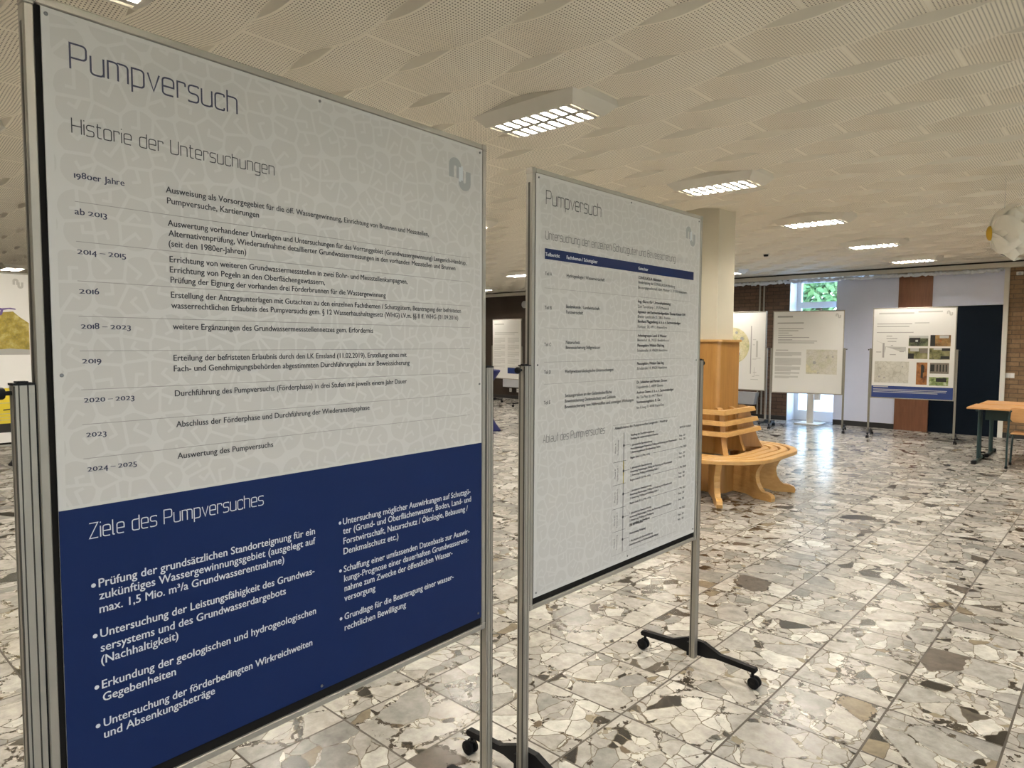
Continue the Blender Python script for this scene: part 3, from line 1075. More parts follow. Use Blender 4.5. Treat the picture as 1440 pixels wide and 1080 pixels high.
# ------------------------------------------------------------------ nearest board
Z1 = 0.6747
r1 = board('largest, nearest grey and blue display board headed Historie der Untersuchungen, at the left', (0.107, -2.108), 92.737, Z1, (True, False), 'wheeled display boards', 0.20)
P = Poster(-BW / 2, Z1, 0.001)
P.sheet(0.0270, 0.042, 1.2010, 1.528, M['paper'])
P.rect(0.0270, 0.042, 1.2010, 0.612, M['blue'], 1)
P.rect(0.040, 0.618, 1.192, 1.519, M['motif'], 1)
P.logo(1.055, 1.388, 1.148, 1.480, M['logo'], M['logo_link'])
for kind, txt, ua, ub, v in TEXT_ONE:
    if kind == 'R':
        P.rule(0.071, 1.146, v + 0.0, M['ink_grey'])
    elif kind == 'H':
        big = txt == 'Pumpversuch'
        P.heading(txt, ua, v, 0.046 if big else 0.0275, M['ink_blue'] if big else M['ink'], ub, 0.074 if big else 0.072)
    elif kind == 'Z':
        P.heading(txt, ua, v, 0.0295, M['ink_white'], ub, 0.066)
    elif kind == 'D':
        P.dates(txt, ua, v, 0.0172, M['ink_blue'], ub)
    elif kind == 'K':
        P.text(txt, ua, v, 0.0166, M['ink'], ub, 0.0006)
    elif kind == 'W':
        P.text(txt, ua, v, 0.0222, M['ink_white'], ub, 0.0006)
for u, v in ((0.081, 0.4565), (0.081, 0.356), (0.081, 0.253), (0.081, 0.175), (0.656, 0.4625), (0.656, 0.3365), (0.656, 0.209)):
    P.disc(u, v, 0.0042, M['ink_white'], 3)
P.build('poster', r1)
pins(r1, Z1, [(0.035, 1.516), (0.04, 0.866), (1.19, 1.517), (1.186, 0.060), (0.595, 0.053), (0.61, 1.517), (1.19, 0.80)], M['pin'])

# ------------------------------------------------------------------ second board
Z2 = 0.6573
r2 = board('white display board headed Untersuchung der einzelnen Schutzgüter, second nearest, mid picture', (0.035, -0.652), 89.536, Z2, (True, True), 'wheeled display boards')
P = Poster(-BW / 2, Z2, 0.001)
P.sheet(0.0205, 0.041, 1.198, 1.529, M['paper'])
P.rect(0.036, 0.055, 1.186, 1.518, M['motif'], 1)
P.logo(1.062, 1.395, 1.150, 1.482, M['logo'], M['logo_link'])
P.heading('Pumpversuch', 0.0735, 1.431, 0.0475, M['ink'], 0.401, 0.066)
P.heading('Untersuchung der einzelnen Schutzgüter und Beweissicherung', 0.072, 1.3105, 0.0285, M['ink'], 0.970, 0.062)
P.rect(0.069, 1.2415, 1.1415, 1.279, M['blue'], 2)
for t, a, c, v in (('Teilbericht', 0.071, 0.150, 1.2525), ('Fachthemen / Schutzgüter', 0.191, 0.381, 1.2525), ('Gutachter', 0.669, 0.744, 1.2525)):
    P.text(t, a, v, 0.0160, M['ink_white'], c, 0.0008)
for v in (1.1405, 1.0007, 0.8794, 0.801):
    P.rule(0.069, 1.118, v, M['ink_grey'])
for t, a, c, v in (('Teil A', 0.070, 0.108, 1.185), ('Hydrogeologie / Wasserwirtschaft', 0.192, 0.430, 1.187),
                   ('Teil B', 0.0695, 0.108, 1.066), ('Bodenkunde / Landwirtschaft', 0.1905, 0.398, 1.075), ('Forstwirtschaft', 0.191, 0.293, 1.0545),
                   ('Teil C', 0.069, 0.106, 0.936), ('Naturschutz', 0.191, 0.276, 0.9443), ('Beweissicherung Stillgewässer', 0.191, 0.407, 0.9253),
                   ('Teil D', 0.069, 0.106, 0.838), ('Fließgewässerökologische Untersuchungen', 0.189, 0.498, 0.837),
                   ('Teil E', 0.069, 0.104, 0.7295), ('Setzungsrisiken an der Geländeoberfläche', 0.189, 0.488, 0.7485),
                   ('Beweissicherung Denkmalschutz und Gebäude', 0.189, 0.516, 0.728),
                   ('Beweissicherung von Nährstoffen und sonstigen Wirkungen', 0.188, 0.647, 0.707)):
    P.text(t, a, v, 0.0162, M['ink'], c, 0.0005)
for t, c, v, bold in (('CONSULAQUA Hildesheim', 0.854, 1.2150, 1), ('Niederlassung der CONSULAQUA Hamburg', 0.971, 1.1960, 0), ('Beratungsgesellschaft mbH, Markstr. 2, 31135 Hildesheim', 1.079, 1.1750, 0),
                      ('Ing.-Büro für Umweltplanung', 0.935, 1.117, 1), ('Zum Tannenkamp 1, 37170 Meinstedt', 0.923, 1.096, 0), ('Ingenieur- und Sachverständigenbüro Thomas Krause GbR', 1.071, 1.0735, 1),
                      ('Bremer Landstraße 25, 28832 Bremen', 0.937, 1.054, 0), ('Bernhard Plaggenborg, ö. b. u. v. Sachverständiger', 1.028, 1.034, 1), ('Kortestr. 20, 49913 Rheine/Ems', 0.909, 1.012, 0),
                      ('Arbeitsgruppe Land & Wasser', 0.908, 0.975, 1), ('Beutenhof 16, 29355 Beedenbostel', 0.929, 0.956, 0), ('Planungsbüro Wittkör Dipl.-Ing.', 0.888, 0.9335, 1), ('Schulstraße 14, 49624 Haselünne', 0.915, 0.9125, 0),
                      ('Planungsbüro Wittkör Dipl.-Ing.', 0.888, 0.857, 1), ('Schulstraße 14, 49624 Haselünne', 0.915, 0.837, 0),
                      ('Dr. Schleicher und Partner, Gronau', 0.917, 0.779, 1), ('Düppelstraße 5, 48599 Gronau', 0.886, 0.7585, 0), ('Andreas Damm, ö. b. u. v. Sachverständiger', 0.977, 0.736, 1),
                      ('Am Tüv-Platz 28, 49477 Rheine', 0.878, 0.7155, 0), ('Vermessungsbüro B. Ge', 0.861, 0.695, 1), ('Am Kolweg 31, 49090 Rheine/Ems', 0.894, 0.672, 0)):
    P.text(t, 0.671, v, 0.0150, M['ink'], c, 0.0010 if bold else 0.0)
P.heading('Ablauf des Pumpversuches', 0.067, 0.592, 0.0285, M['ink'], 0.445, 0.062)
# flow chart
ua, ub, va, vb = 0.500, 1.025, 0.080, 0.6165
for a, c, d, e in ((ua, ub, va, va), (ua, ub, vb, vb)):
    P.rule(a, c, d, M['ink_grey'], 0.0012)
for u in (ua, ub):
    P.rect(u - 0.0006, va, u + 0.0006, vb, M['ink_grey'], 2)
P.text('Ablaufschema des Pumpversuches Lengerich – Handrup', 0.513, 0.599, 0.0135, M['ink'], 0.927, 0.0007)
lv = [0.581, 0.4645, 0.370, 0.272, 0.177, 0.084]
for v in lv[1:5]:
    P.rule(0.506, 0.60, v, M['ink'], 0.0014)
cols = [M['ink_grey'], M['map_ochre'], M['ink_grey'], M['ink_grey'], M['ink_grey']]
for i in range(5):
    top, bot = lv[i], lv[i + 1]
    P.rect(0.578, bot, 0.585, top, cols[i], 2)
    P.disc(0.5815, (top + bot) / 2 + 0.005, 0.006, M['ink'], 3, 10)
    P.rule(0.585, 0.625, (top + bot) / 2 + 0.005, M['ink'], 0.0012, 3)
    for k, t in enumerate(('Phase %s' % 'ABCDE'[i], 'Förderstufe %d' % i if 0 < i < 4 else 'Vorbereitung', '')):
        if t:
            vs, fs, x0, x1 = glyphs(t)
            u = 0.525 + 0.018 * k
            L = 0.062
            sx = min(0.013, L / (x1 - x0))
            vm = (top + bot) / 2 - (x1 - x0) * sx / 2
            P.add([P.p(u - y * 0.012, vm + (x - x0) * sx, 3) for x, y in vs], fs, M['ink'])
steps = [(0.562, ('Erstellung der Durchführungsplanung', 'Erteilung der wasserrechtlichen Erlaubnis')),
         (0.520, ('1. Jahresbericht Beweissicherung', 'Messstellenkampagne Pumpversuch Prüfung und Förderung zum Wasserhaushalt', '2. Bewertung gemessen (Entnahmemenge, Stufen)')),
         (0.423, ('1. Jahresbericht Beweissicherung', 'Auswertung Messkampagne, Prüfung der Förderung und Wasserhaushalt', '2. Bewertung: Prüfung und Erhöhung Stufe I')),
         (0.326, ('1. Jahresbericht Beweissicherung', 'Auswertung Messkampagne, Prüfung der Förderung und Wasserhaushalt', '2. Bewertung: Prüfung und Erhöhung Stufe II')),
         (0.231, ('1. Jahresbericht Beweissicherung', 'Auswertung Messkampagne, Prüfung der Förderung und Wasserhaushalt', '2. Bewertung: Prüfung und Festlegung', 'Antragstellung der Bewilligung')),
         (0.145, ('Wiederanstieg (Rückgang)',)),
         (0.112, ('1. Abschlussbericht Beweissicherung', 'Gesamtbewertung und Vorbereitung Bewilligung'))]
for v, ls in steps:
    for k, t in enumerate(ls):
        P.text(t, 0.632, v - 0.0155 * k, 0.0115, M['ink'], 0.632 + 0.0053 * len(t), 0.0006)
for v, t in ((0.4645, 'Beginn Stufe I (15 Mio. m³/a)'), (0.370, 'Beginn Stufe II (1,0 Mio. m³/a)'), (0.272, 'Beginn Stufe III (1,5 Mio. m³/a)'), (0.177, 'Ende der Förderphase')):
    P.text(t, 0.632, v + 0.002, 0.0112, M['ink'], 0.632 + 0.0052 * len(t), 0.0006)
    P.rule(0.81, 1.025, v + 0.006, M['ink'], 0.0012, 3)
    P.text('1. Mai 20%d' % (20 + int((0.47 - v) * 10)), 1.035, v + 0.002, 0.0118, M['ink'], 1.105, 0.0006)
for v in (0.558, 0.520, 0.503, 0.438, 0.420, 0.345, 0.328, 0.250, 0.222, 0.150, 0.128):
    P.rule(0.995, 1.028, v + 0.004, M['ink_grey'], 0.001, 3)
    P.text('Sep. 20' if v < 0.55 else '2019/20 Vorlauf', 1.036, v, 0.0118, M['ink'], 1.092 if v < 0.55 else 1.145, 0.0006)
P.build('poster', r2)
pins(r2, Z2, [(0.034, 1.516), (0.034, 0.87), (0.034, 0.057), (1.183, 1.517), (1.183, 0.87), (1.183, 0.060), (0.61, 1.517), (0.62, 0.057)], M['pin'])


# ------------------------------------------------------------------ boards along the back wall
def lines(P, rows, mat, th=0.010, layer=2):
    """print too small to read from the hall"""
    for a, c, v in rows:
        P.rect(a, v - th / 2, c, v + th / 2, mat, layer)


def photo(P, ua, va, ub, vb, parts):
    for a, c, d, e, m, l in parts:
        P.rect(ua + (ub - ua) * a, va + (vb - va) * c, ua + (ub - ua) * d, va + (vb - va) * e, m, 2 + l)


def cv(x0, x1, y0, y1):
    return lambda x, y: ((x - x0) / (x1 - x0) * BW, BH * (1 - (y - y0) / (y1 - y0)))


r3 = board('display board with seven small photos and a blue bottom strip, before the navy door', (-1.793, 10.507), 7.7, 0.680, (True, True), 'wheeled display boards')
P = Poster(-BW / 2, 0.680, 0.001)
P.sheet(0.012, 0.018, 1.208, 1.528, M['paper_far'])
c = cv(10, 945, 35, 1048)
for (x0, y0, x1, y1, pp) in (
        (430, 345, 645, 460, [(0, 0, 1, 1, M['ph_grass'], 0), (0.0, 0.75, 1, 1, M['ph_sky'], 1), (0.05, 0.35, 0.6, 0.80, M['ph_dark'], 2), (0.35, 0.42, 0.48, 0.6, M['ph_sky'], 3)]),
        (668, 338, 888, 460, [(0, 0, 1, 1, M['ph_sand'], 0), (0.45, 0.72, 0.9, 0.97, M['ph_sky'], 1), (0, 0, 0.24, 1, M['ph_dark'], 2), (0.40, 0.35, 0.55, 0.6, M['ph_rust'], 3)]),
        (428, 482, 645, 600, [(0, 0, 1, 1, M['ph_olive'], 0), (0.1, 0.7, 0.55, 1, M['ph_sky'], 1), (0, 0, 0.3, 0.5, M['ph_dark'], 2), (0.6, 0.55, 1, 0.95, M['ph_core'], 3)]),
        (663, 480, 885, 603, [(0, 0, 1, 1, M['ph_olive'], 0), (0.2, 0.85, 0.6, 1, M['ph_sky'], 1), (0.6, 0.75, 1, 1, M['ph_dark'], 2), (0.55, 0.05, 0.98, 0.3, M['ph_dark'], 3)]),
        (527, 638, 648, 882, [(0, 0, 1, 1, M['ph_rust'], 0), (0.42, 0.30, 0.62, 0.90, M['ph_dark'], 1), (0.55, 0.55, 0.72, 0.86, M['ph_dark'], 2)]),
        (675, 640, 880, 757, [(0, 0, 1, 1, M['ph_core'], 0), (0.03, 0.2, 0.24, 0.85, M['ph_dark'], 1), (0.36, 0.2, 0.42, 0.85, M['ph_dark'], 2), (0.52, 0.2, 0.58, 0.85, M['ph_dark'], 3), (0.68, 0.2, 0.74, 0.85, M['ph_dark'], 4), (0.84, 0.2, 0.90, 0.85, M['ph_dark'], 5)]),
        (672, 795, 880, 887, [(0, 0, 1, 1, M['ph_green'], 0), (0.35, 0.45, 0.9, 0.9, M['ph_dark'], 1)])):
    a, q = c(x0, y1), c(x1, y0)
    photo(P, a[0], a[1], q[0], q[1], pp)
a, q = c(48, 872), c(442, 632)
P.rect(a[0], a[1], q[0], q[1], M['map_grey'], 2)
for x, y, r in ((105, 805, .018), (165, 815, .015), (120, 715, .012), (370, 690, .012)):
    u, v = c(x, y)
    P.disc(u, v, r, M['ink_far'], 3)
a, q = c(134, 590), c(156, 425)
P.rect(a[0], a[1], q[0], q[1], M['ink_far'], 3)
P.poly([c(160, 465), c(402, 470), c(402, 545), c(160, 535)], M['ink_pale'], 2)
P.poly([c(175, 470), c(340, 520), c(400, 520), c(400, 545), c(160, 545)], M['paper_far'], 3)
for x0, y0, x1 in ((60, 528, 120), (175, 350, 240), (175, 378, 300), (190, 408, 290), (230, 455, 255), (260, 488, 340), (330, 522, 380), (220, 556, 290)):
    a, q = c(x0, y0), c(x1, y0)
    P.rect(a[0], a[1] - .006, q[0], a[1] + .006, M['ink_far'], 4)
a, q = c(60, 400), c(134, 430)
P.poly([(a[0], a[1]), (q[0], q[1]), (q[0], q[1] - .004), (a[0], a[1] - .004)], M['ink_far'], 3)
for x0, y0, x1, th in ((80, 96, 480, .026), (525, 84, 790, .026), (60, 213, 460, .012), (490, 205, 650, .010), (60, 242, 430, .012), (60, 308, 480, .012)):
    a, q = c(x0, y0), c(x1, y0)
    P.rect(a[0], a[1] - th / 2, q[0], a[1] + th / 2, M['ink_pale'] if th > .02 else M['ink_far'], 2)
P.logo(1.075, 1.40, 1.16, 1.485, M['ink_pale'])
P.rect(0.012, 0.018, 1.208, 0.215, M['blue_far'], 2)
for x0, y0, x1, th in ((40, 918, 215, .014), (40, 946, 870, .010), (40, 962, 860, .010), (40, 978, 770, .010)):
    a, q = c(x0, y0), c(x1, y0)
    P.rect(a[0], a[1] - th / 2, q[0], a[1] + th / 2, M['ink_pale'], 3)
P.build('poster', r3)

r4 = board('display board with a small map at right, standing before the floor-length window', (-3.526, 10.510), 13.9, 0.676, (True, True), 'wheeled display boards')
P = Poster(-BW / 2, 0.676, 0.001)
P.sheet(0.012, 0.018, 1.208, 1.528, M['paper_far'])
c = cv(145, 690, 92, 715)
for x0, y0, x1, th in ((180, 135, 300, .030), (180, 183, 385, .020), (188, 225, 385, .014), (188, 241, 345, .014), (188, 258, 270, .012), (188, 275, 300, .012),
                       (188, 292, 430, .014), (188, 309, 300, .012), (188, 319, 490, .014), (188, 332, 470, .014), (172, 388, 270, .014)):
    a, q = c(x0, y0), c(x1, y0)
    P.rect(a[0], a[1] - th / 2, q[0], a[1] + th / 2, M['ink_far'], 2)
for y0, y1, xr in ((405, 432, 373), (450, 505, 372), (515, 547, 366), (557, 572, 362), (586, 600, 352)):
    y = y0
    while y < y1:
        a, q = c(168, y), c(xr if y + 7 < y1 else xr - 70, y)
        P.rect(a[0], a[1] - .006, q[0], a[1] + .006, M['ink_pale'], 2)
        y += 6.4
a, q = c(412, 565), c(645, 382)
P.rect(a[0], a[1], q[0], q[1], M['map_pale'], 2)
P.poly([c(412, 553), c(412, 490), c(440, 505), c(452, 540), c(495, 535), c(495, 556)], M['map_green'], 3)
for x, y, r in ((475, 480, .030), (612, 435, .018), (565, 440, .014), (505, 555, .012)):
    u, v = c(x, y)
    P.disc(u, v, r, M['ink_far'], 4)
P.logo(1.07, 1.40, 1.16, 1.49, M['ink_pale'])
P.build('poster', r4)

r5 = board('display board with a round yellow-green map, partly hidden behind the cream column', (-4.920, 10.736), -5.0, 0.690, (True, True), 'wheeled display boards')
P = Poster(-BW / 2, 0.684, 0.001)
P.sheet(0.012, 0.018, 1.208, 1.528, M['paper_far'])
P.disc(0.52, 0.88, 0.36, M['map_round'], 2, 40)
for u, v, r in ((0.72, 1.02, .04), (0.60, 1.14, .03), (0.66, 0.72, .03), (0.40, 0.8, .04)):
    P.disc(u, v, r, M['ink_far'], 3, 9)
P.rect(0.905, 0.33, 0.925, 1.27, M['ink_far'], 2)
P.rect(1.02, 0.66, 1.06, 0.98, M['ink_pale'], 2)
for a, q, v in ((0.95, 1.02, 1.0), (0.95, 1.0, 0.9), (0.95, 1.03, 0.62), (1.02, 1.12, 0.64), (0.97, 1.04, 0.36), (1.02, 1.1, 0.30), (0.92, 1.08, 0.22), (0.95, 1.0, 0.28)):
    P.rect(a, v - .006, q, v + .006, M['ink_pale'], 2)
P.rect(0.99, 0.28, 1.0, 0.46, M['ink_pale'], 2)
P.build('poster', r5)

r6 = board('distant white display board with two text columns, seen between the two big boards', (-11.02, 10.60), -10.0, 0.66, (True, True), 'wheeled display boards')
P = Poster(-BW / 2, 0.66, 0.001)
P.sheet(0.012, 0.018, 1.208, 1.528, M['paper_far'])
lines(P, [(0.08, 0.50, 1.42)], M['ink_pale'], 0.03)
lines(P, [(0.10, 1.10, 1.20), (0.10, 0.95, 1.16)], M['ink_pale'], 0.016)
for a in (0.07, 0.66):
    for k in range(26):
        if k % 6 != 5:
            lines(P, [(a, a + (0.48 if k % 6 != 4 else 0.3), 1.06 - k * 0.030)], M['ink_pale'], 0.011)
P.rect(0.66, 0.15, 1.16, 0.30, M['blue_far'], 2)
P.build('poster', r6)

r7 = board('display board with an ochre map and yellow strip at the far left edge', (-5.795, -2.01), 90.9, 0.660, (True, True), 'wheeled display boards')
P = Poster(-BW / 2, 0.660, 0.001)
P.sheet(0.012, 0.034, 1.212, 1.535, M['paper_far'])
P.logo(1.085, 1.405, 1.165, 1.492, M['ink_pale'])
P.poly([(0.1, 0.83), (1.195, 0.83), (1.195, 1.10), (1.13, 1.15), (1.08, 1.20), (1.0, 1.19), (0.93, 1.22), (0.7, 1.25), (0.3, 1.23), (0.1, 1.2)], M['map_ochre'], 2)
P.poly([(0.1, 0.815), (1.195, 0.815), (1.195, 0.86), (1.05, 0.87), (0.8, 0.85), (0.1, 0.87)], M['ink_far'], 3)
P.poly([(0.9, 1.245), (1.0, 1.225), (1.06, 1.232), (1.10, 1.225), (1.10, 1.215), (1.05, 1.22), (1.01, 1.21), (1.0, 1.17), (0.95, 1.14), (0.9, 1.14), (0.9, 1.155), (0.96, 1.16), (0.985, 1.18), (0.99, 1.208), (0.9, 1.225)], M['purple'], 3)
P.rect(0.1, 0.20, 1.135, 0.52, M['yellow'], 2)
P.rect(0.1, 0.125, 1.135, 0.205, M['ph_dark'], 3)
P.rect(0.1, 0.385, 1.10, 0.390, M['ink_far'], 4)
P.poly([(0.98, 0.33), (1.03, 0.335), (1.06, 0.41), (1.11, 0.408), (1.11, 0.398), (1.065, 0.40), (1.035, 0.325), (0.98, 0.32)], M['ph_dark'], 5)
for v in (0.29, 0.26, 0.235):
    P.rect(0.2, v, 1.08, v + 0.004, M['ink_far'], 4)
P.build('poster', r7)

bpy.data.objects.remove(_to)
bpy.data.curves.remove(_tc)


# ------------------------------------------------------------------ column, its cladding and the round bench
CX, CY = -1.95, 4.67
b = MB()
b.box(CX - 0.2, CX + 0.2, CY - 0.2, CY + 0.2, 0, CEIL + 0.1, M['plaster'], 0.006)
column = structure(b.build('column'))


def sq(a, r, n=6):
    """rounded square outline of half width a"""
    pts = []
    for qx, qy, t0 in ((1, 1, 0), (-1, 1, PI / 2), (-1, -1, PI), (1, -1, 1.5 * PI)):
        for k in range(n + 1):
            t = t0 + PI / 2 * k / n
            pts.append((CX0 + qx * (a - r) + r * math.cos(t), CY0 + qy * (a - r) + r * math.sin(t)))
    return pts


CX0 = CY0 = 0.0
bench = thing('bench', 'honey-coloured wooden bench running round the cream column', 'bench', (CX, CY, 0))
b = MB()
o, i = sq(0.270, 0.07), sq(0.203, 0.003)
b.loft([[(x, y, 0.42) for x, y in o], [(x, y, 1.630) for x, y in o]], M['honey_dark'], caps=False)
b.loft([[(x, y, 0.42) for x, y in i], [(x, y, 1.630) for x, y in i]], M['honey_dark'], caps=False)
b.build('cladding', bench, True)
b = MB()
o2 = sq(0.290, 0.075)
b.loft([[(x, y, 1.625) for x, y in i], [(x, y, 1.625) for x, y in o2], [(x, y, 1.648) for x, y in o2], [(x, y, 1.648) for x, y in i]], M['honey'], caps=False)
b.build('cladding_cap', bench)
b = MB()
o = sq(0.40, 0.10)
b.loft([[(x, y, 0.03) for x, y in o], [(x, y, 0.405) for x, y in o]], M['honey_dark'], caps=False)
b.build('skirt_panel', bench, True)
for k in range(4):
    ai = 0.50 + k * 0.0985
    ao = ai + 0.082
    ri, ro = max(0.08, ai - 0.30), ao - 0.275
    pi_, po = sq(ai, ri, 8), sq(ao, ro, 8)
    c_ = 0.006
    b = MB()
    rings = []
    for pts, z, d in ((pi_, 0.412, 0), (po, 0.412, 0), (po, 0.444, 0), (sq(ao - c_, ro - c_, 8), 0.450, 0), (sq(ai + c_, ri + c_, 8), 0.450, 0), (pi_, 0.444, 0), (pi_, 0.412, 0)):
        rings.append([(x, y, z) for x, y in pts])
    b.loft(rings, M['honey'], caps=False)
    b.build('seat_slat', bench, True)
for z, a in ((0.635, 0.450), (0.745, 0.425), (0.856, 0.400)):
    # one mitred board on each of the four sides
    for s in range(4):
        t = 0.055
        c, sn = math.cos(s * PI / 2), math.sin(s * PI / 2)

        def T(x, y):
            return (x * c - y * sn, x * sn + y * c)
        lo = [(a, -a), (a, a), (a - t, a - t), (a - t, -a + t)]
        hi = [(a - 0.012, -a + 0.012), (a - 0.012, a - 0.012), (a - t - 0.008, a - t - 0.008), (a - t - 0.008, -a + t + 0.008)]
        b = MB()
        b.loft([[(*T(*p), z) for p in lo], [(*T(*p), z + 0.046) for p in hi]], M['honey'])
        b.build('back_board', bench)


def radial(prof, ang, th, mat, name):
    """a plank standing on the radius: prof is (r, z)"""
    c, s = math.cos(ang), math.sin(ang)
    b = MB()
    b.loft([[(r * c - d * s, r * s + d * c, z) for r, z in prof] for d in (-th / 2, th / 2)], mat)
    return b.build(name, bench)


for k in range(8):
    ang = k * PI / 4
    f = math.sqrt(2) if k % 2 else 1.0
    r0 = 0.27 * f - (0.03 if k % 2 else 0)
    prof = [(r0, 0.45), (0.455 * f, 0.45), (0.42 * f, 0.53), (0.385 * f, 0.65), (0.335 * f, 0.90), (0.30 * f, 0.92), (r0, 0.92)]
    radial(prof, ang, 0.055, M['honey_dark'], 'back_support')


def outline(ang, a=0.879, r=0.60):
    c, s = abs(math.cos(ang)), abs(math.sin(ang))
    best = a / max(c, s)
    x, y = best * c, best * s
    q = a - r
    if x > q and y > q:
        # meet the corner arc
        bq = q * (c + s)
        best = bq + math.sqrt(bq * bq - 2 * q * q + r * r)
    return best


for k in range(9):
    ang = math.radians(-56 + 39.5 * k)
    R = outline(ang) + (0.10 if k == 0 else 0.0)
    prof = [(0.42, 0.41), (R - 0.11, 0.41), (R - 0.13, 0.375), (R - 0.165, 0.335), (R - 0.195, 0.28), (R - 0.20, 0.22), (R - 0.185, 0.16), (R - 0.15, 0.11),
            (R - 0.12, 0.085), (R - 0.06, 0.082), (R - 0.015, 0.066), (R, 0.035), (R - 0.008, 0.0), (R - 0.22, 0.0), (R - 0.27, 0.018), (R - 0.33, 0.03), (0.42, 0.03)]
    radial(prof, ang, 0.058, M['honey'], 'leg')


# ------------------------------------------------------------------ ceiling luminaires
LX, LY = 0.66, 0.28


def luminaire(x, y, label, group):
    t = thing('ceiling_light', label, 'ceiling light', (x, y, CEIL), 0, group)
    zb = 2.970 - CEIL
    b = MB()
    hx, hy = LX / 2, LY / 2
    top = [(-hx - 0.07, -hy - 0.085), (hx + 0.07, -hy - 0.085), (hx + 0.07, hy + 0.085), (-hx - 0.07, hy + 0.085)]
    lip = [(-hx - 0.014, -hy - 0.014), (hx + 0.014, -hy - 0.014), (hx + 0.014, hy + 0.014), (-hx - 0.014, hy + 0.014)]
    inn = [(-hx, -hy), (hx, -hy), (hx, hy), (-hx, hy)]
    b.loft([[(*p, 0.045) for p in top], [(*p, -0.018) for p in top], [(*p, zb) for p in lip], [(*p, zb) for p in inn], [(*p, zb + 0.055) for p in inn]], M['lamp_white'], caps=False)
    b.add([(*p, 0.045) for p in top], [(0, 1, 2, 3)], M['lamp_white'])
    b.add([(*p, zb + 0.055) for p in inn], [(0, 1, 2, 3)], M['reflector'])
    b.build('housing', t)
    b = MB()
    b.box(-hx, hx, -0.020, 0.020, zb + 0.001, zb + 0.018, M['louvre'])
    n = 8
    for sgn in (-1, 1):
        y0, y1 = sgn * 0.016, sgn * hy
        for k in range(n + 1):
            xx = -hx + 0.035 + (LX - 0.07) * k / n
            w0, w1 = 0.016, 0.002
            b.loft([[(xx - w0, y0, zb + 0.001), (xx + w0, y0, zb + 0.001), (xx + w0, y1, zb + 0.001), (xx - w0, y1, zb + 0.001)],
                    [(xx - w1, y0, zb + 0.026), (xx + w1, y0, zb + 0.026), (xx + w1, y1, zb + 0.026), (xx - w1, y1, zb + 0.026)]], M['louvre'])
    b.build('louvre', t)
    for sgn in (-1, 1):
        ld = LAMP[0]
        if ld is None:
            ld = bpy.data.lights.new('tube_lamp', 'AREA')
            ld.shape = 'RECTANGLE'
            ld.size, ld.size_y = LX - 0.13, 0.10
            ld.energy = LAMP_POWER / 2
            ld.color = WARM
            LAMP[0] = ld
        o = bpy.data.objects.new('tube_lamp', ld)
        COL.objects.link(o)
        o.parent = t
        o.location = (0, sgn * 0.080, zb + 0.034)
    return t


LAMP = [None]
GROUP = 'louvred ceiling lights'
named = {
    (-1.20, 0.88): 'largest white louvred ceiling light in full view, above the two big boards',
    (-1.20, 3.30): 'white louvred ceiling light just in front of the top of the cream column',
    (-1.20, 5.70): 'white louvred ceiling light beyond the cream column, third smallest of its receding row',
    (-1.20, 8.10): 'white louvred ceiling light, second from the back wall in the receding row',
    (-1.20, 10.40): 'white louvred ceiling light closest to the back wall, above the blue-strip board',
    (-1.20, -1.50): 'white louvred ceiling light cut off by the top edge above the nearest board',
    (-4.48, 10.40): 'small far ceiling light peeping out right beside the cream column',
    (-7.80, 8.10): 'larger of two far ceiling lights seen between the two big boards',
    (-11.25, 10.40): 'tiny, smaller of two far ceiling lights seen between the two big boards',
    (-14.60, 0.88): 'far ceiling light at the left picture edge, above the ochre map board',
}
for x in (2.08, -1.20, -4.48, -7.80, -11.25, -14.60):
    for y in (-3.90, -1.50, 0.88, 3.30, 5.70, 8.10, 10.40):
        key = (x, y)
        if key in named:
            luminaire(x, y, named[key], GROUP)
        elif x > -9 or y in (0.88, 5.70, 8.10):
            luminaire(x, y, 'white louvred ceiling light hidden behind a board or outside the picture', 'ceiling lights out of sight')


# ------------------------------------------------------------------ things along the back wall
b = MB()
rnd = random.Random(11)
path, rad = [], []
n = 150
for k in range(n + 1):
    x = -5.2 + 5.05 * k / n
    path.append((x, YB - 0.150 + rnd.uniform(-0.006, 0.006), 2.880 + rnd.uniform(-0.012, 0.012)))
    rad.append(0.034 + rnd.uniform(-0.010, 0.012))
b.tube(path, rad, M['film'], 9)
tag(b.build('rolled_film', None, False), 'crumpled whitish roll hanging along the soffit above window and panels', 'blind')

for i, x in enumerate((-4.40, -4.31)):
    b = MB()
    b.tube([(x, YB - 0.03, 0.09), (x, YB - 0.03, 2.925)], 0.017, M['alu'], 12)
    tag(b.build('pipe', None, True), ('left' if i == 0 else 'right') + ' one of two thin grey pipes on the dark brick wall', 'pipe', 'wall pipes')

b = MB()
b.loft([[(-5.6, YB - 0.16, 0.30), (-4.42, YB - 0.16, 0.30), (-4.42, YB, 0.30), (-5.6, YB, 0.30)],
        [(-5.6, YB - 0.20, 0.56), (-4.37, YB - 0.20, 0.56), (-4.37, YB, 0.56), (-5.6, YB, 0.56)]], M['grey_box'])
tag(b.build('wall_box'), 'pale grey wall box low on the brick behind the round-map board', 'wall box', 'low wall boxes')
b = MB()
b.box(-11.85, -10.4, YB - 0.12, YB, 0.33, 0.56, M['grey_box'], 0.01)
tag(b.build('wall_box'), 'grey wall box low on the dark wall behind the distant two-column board', 'wall box', 'low wall boxes')
for i, x in enumerate((-11.64, -11.36)):
    b = MB()
    b.box(x - 0.045, x + 0.045, YB - 0.012, YB, 0.19, 0.29, M['white_paint'], 0.003)
    b.box(x - 0.025, x + 0.025, YB - 0.014, YB - 0.011, 0.215, 0.265, M['grey_box'])
    tag(b.build('wall_socket'), ('left' if i == 0 else 'right') + ' one of two small sockets under the distant grey wall box', 'socket', 'wall sockets')
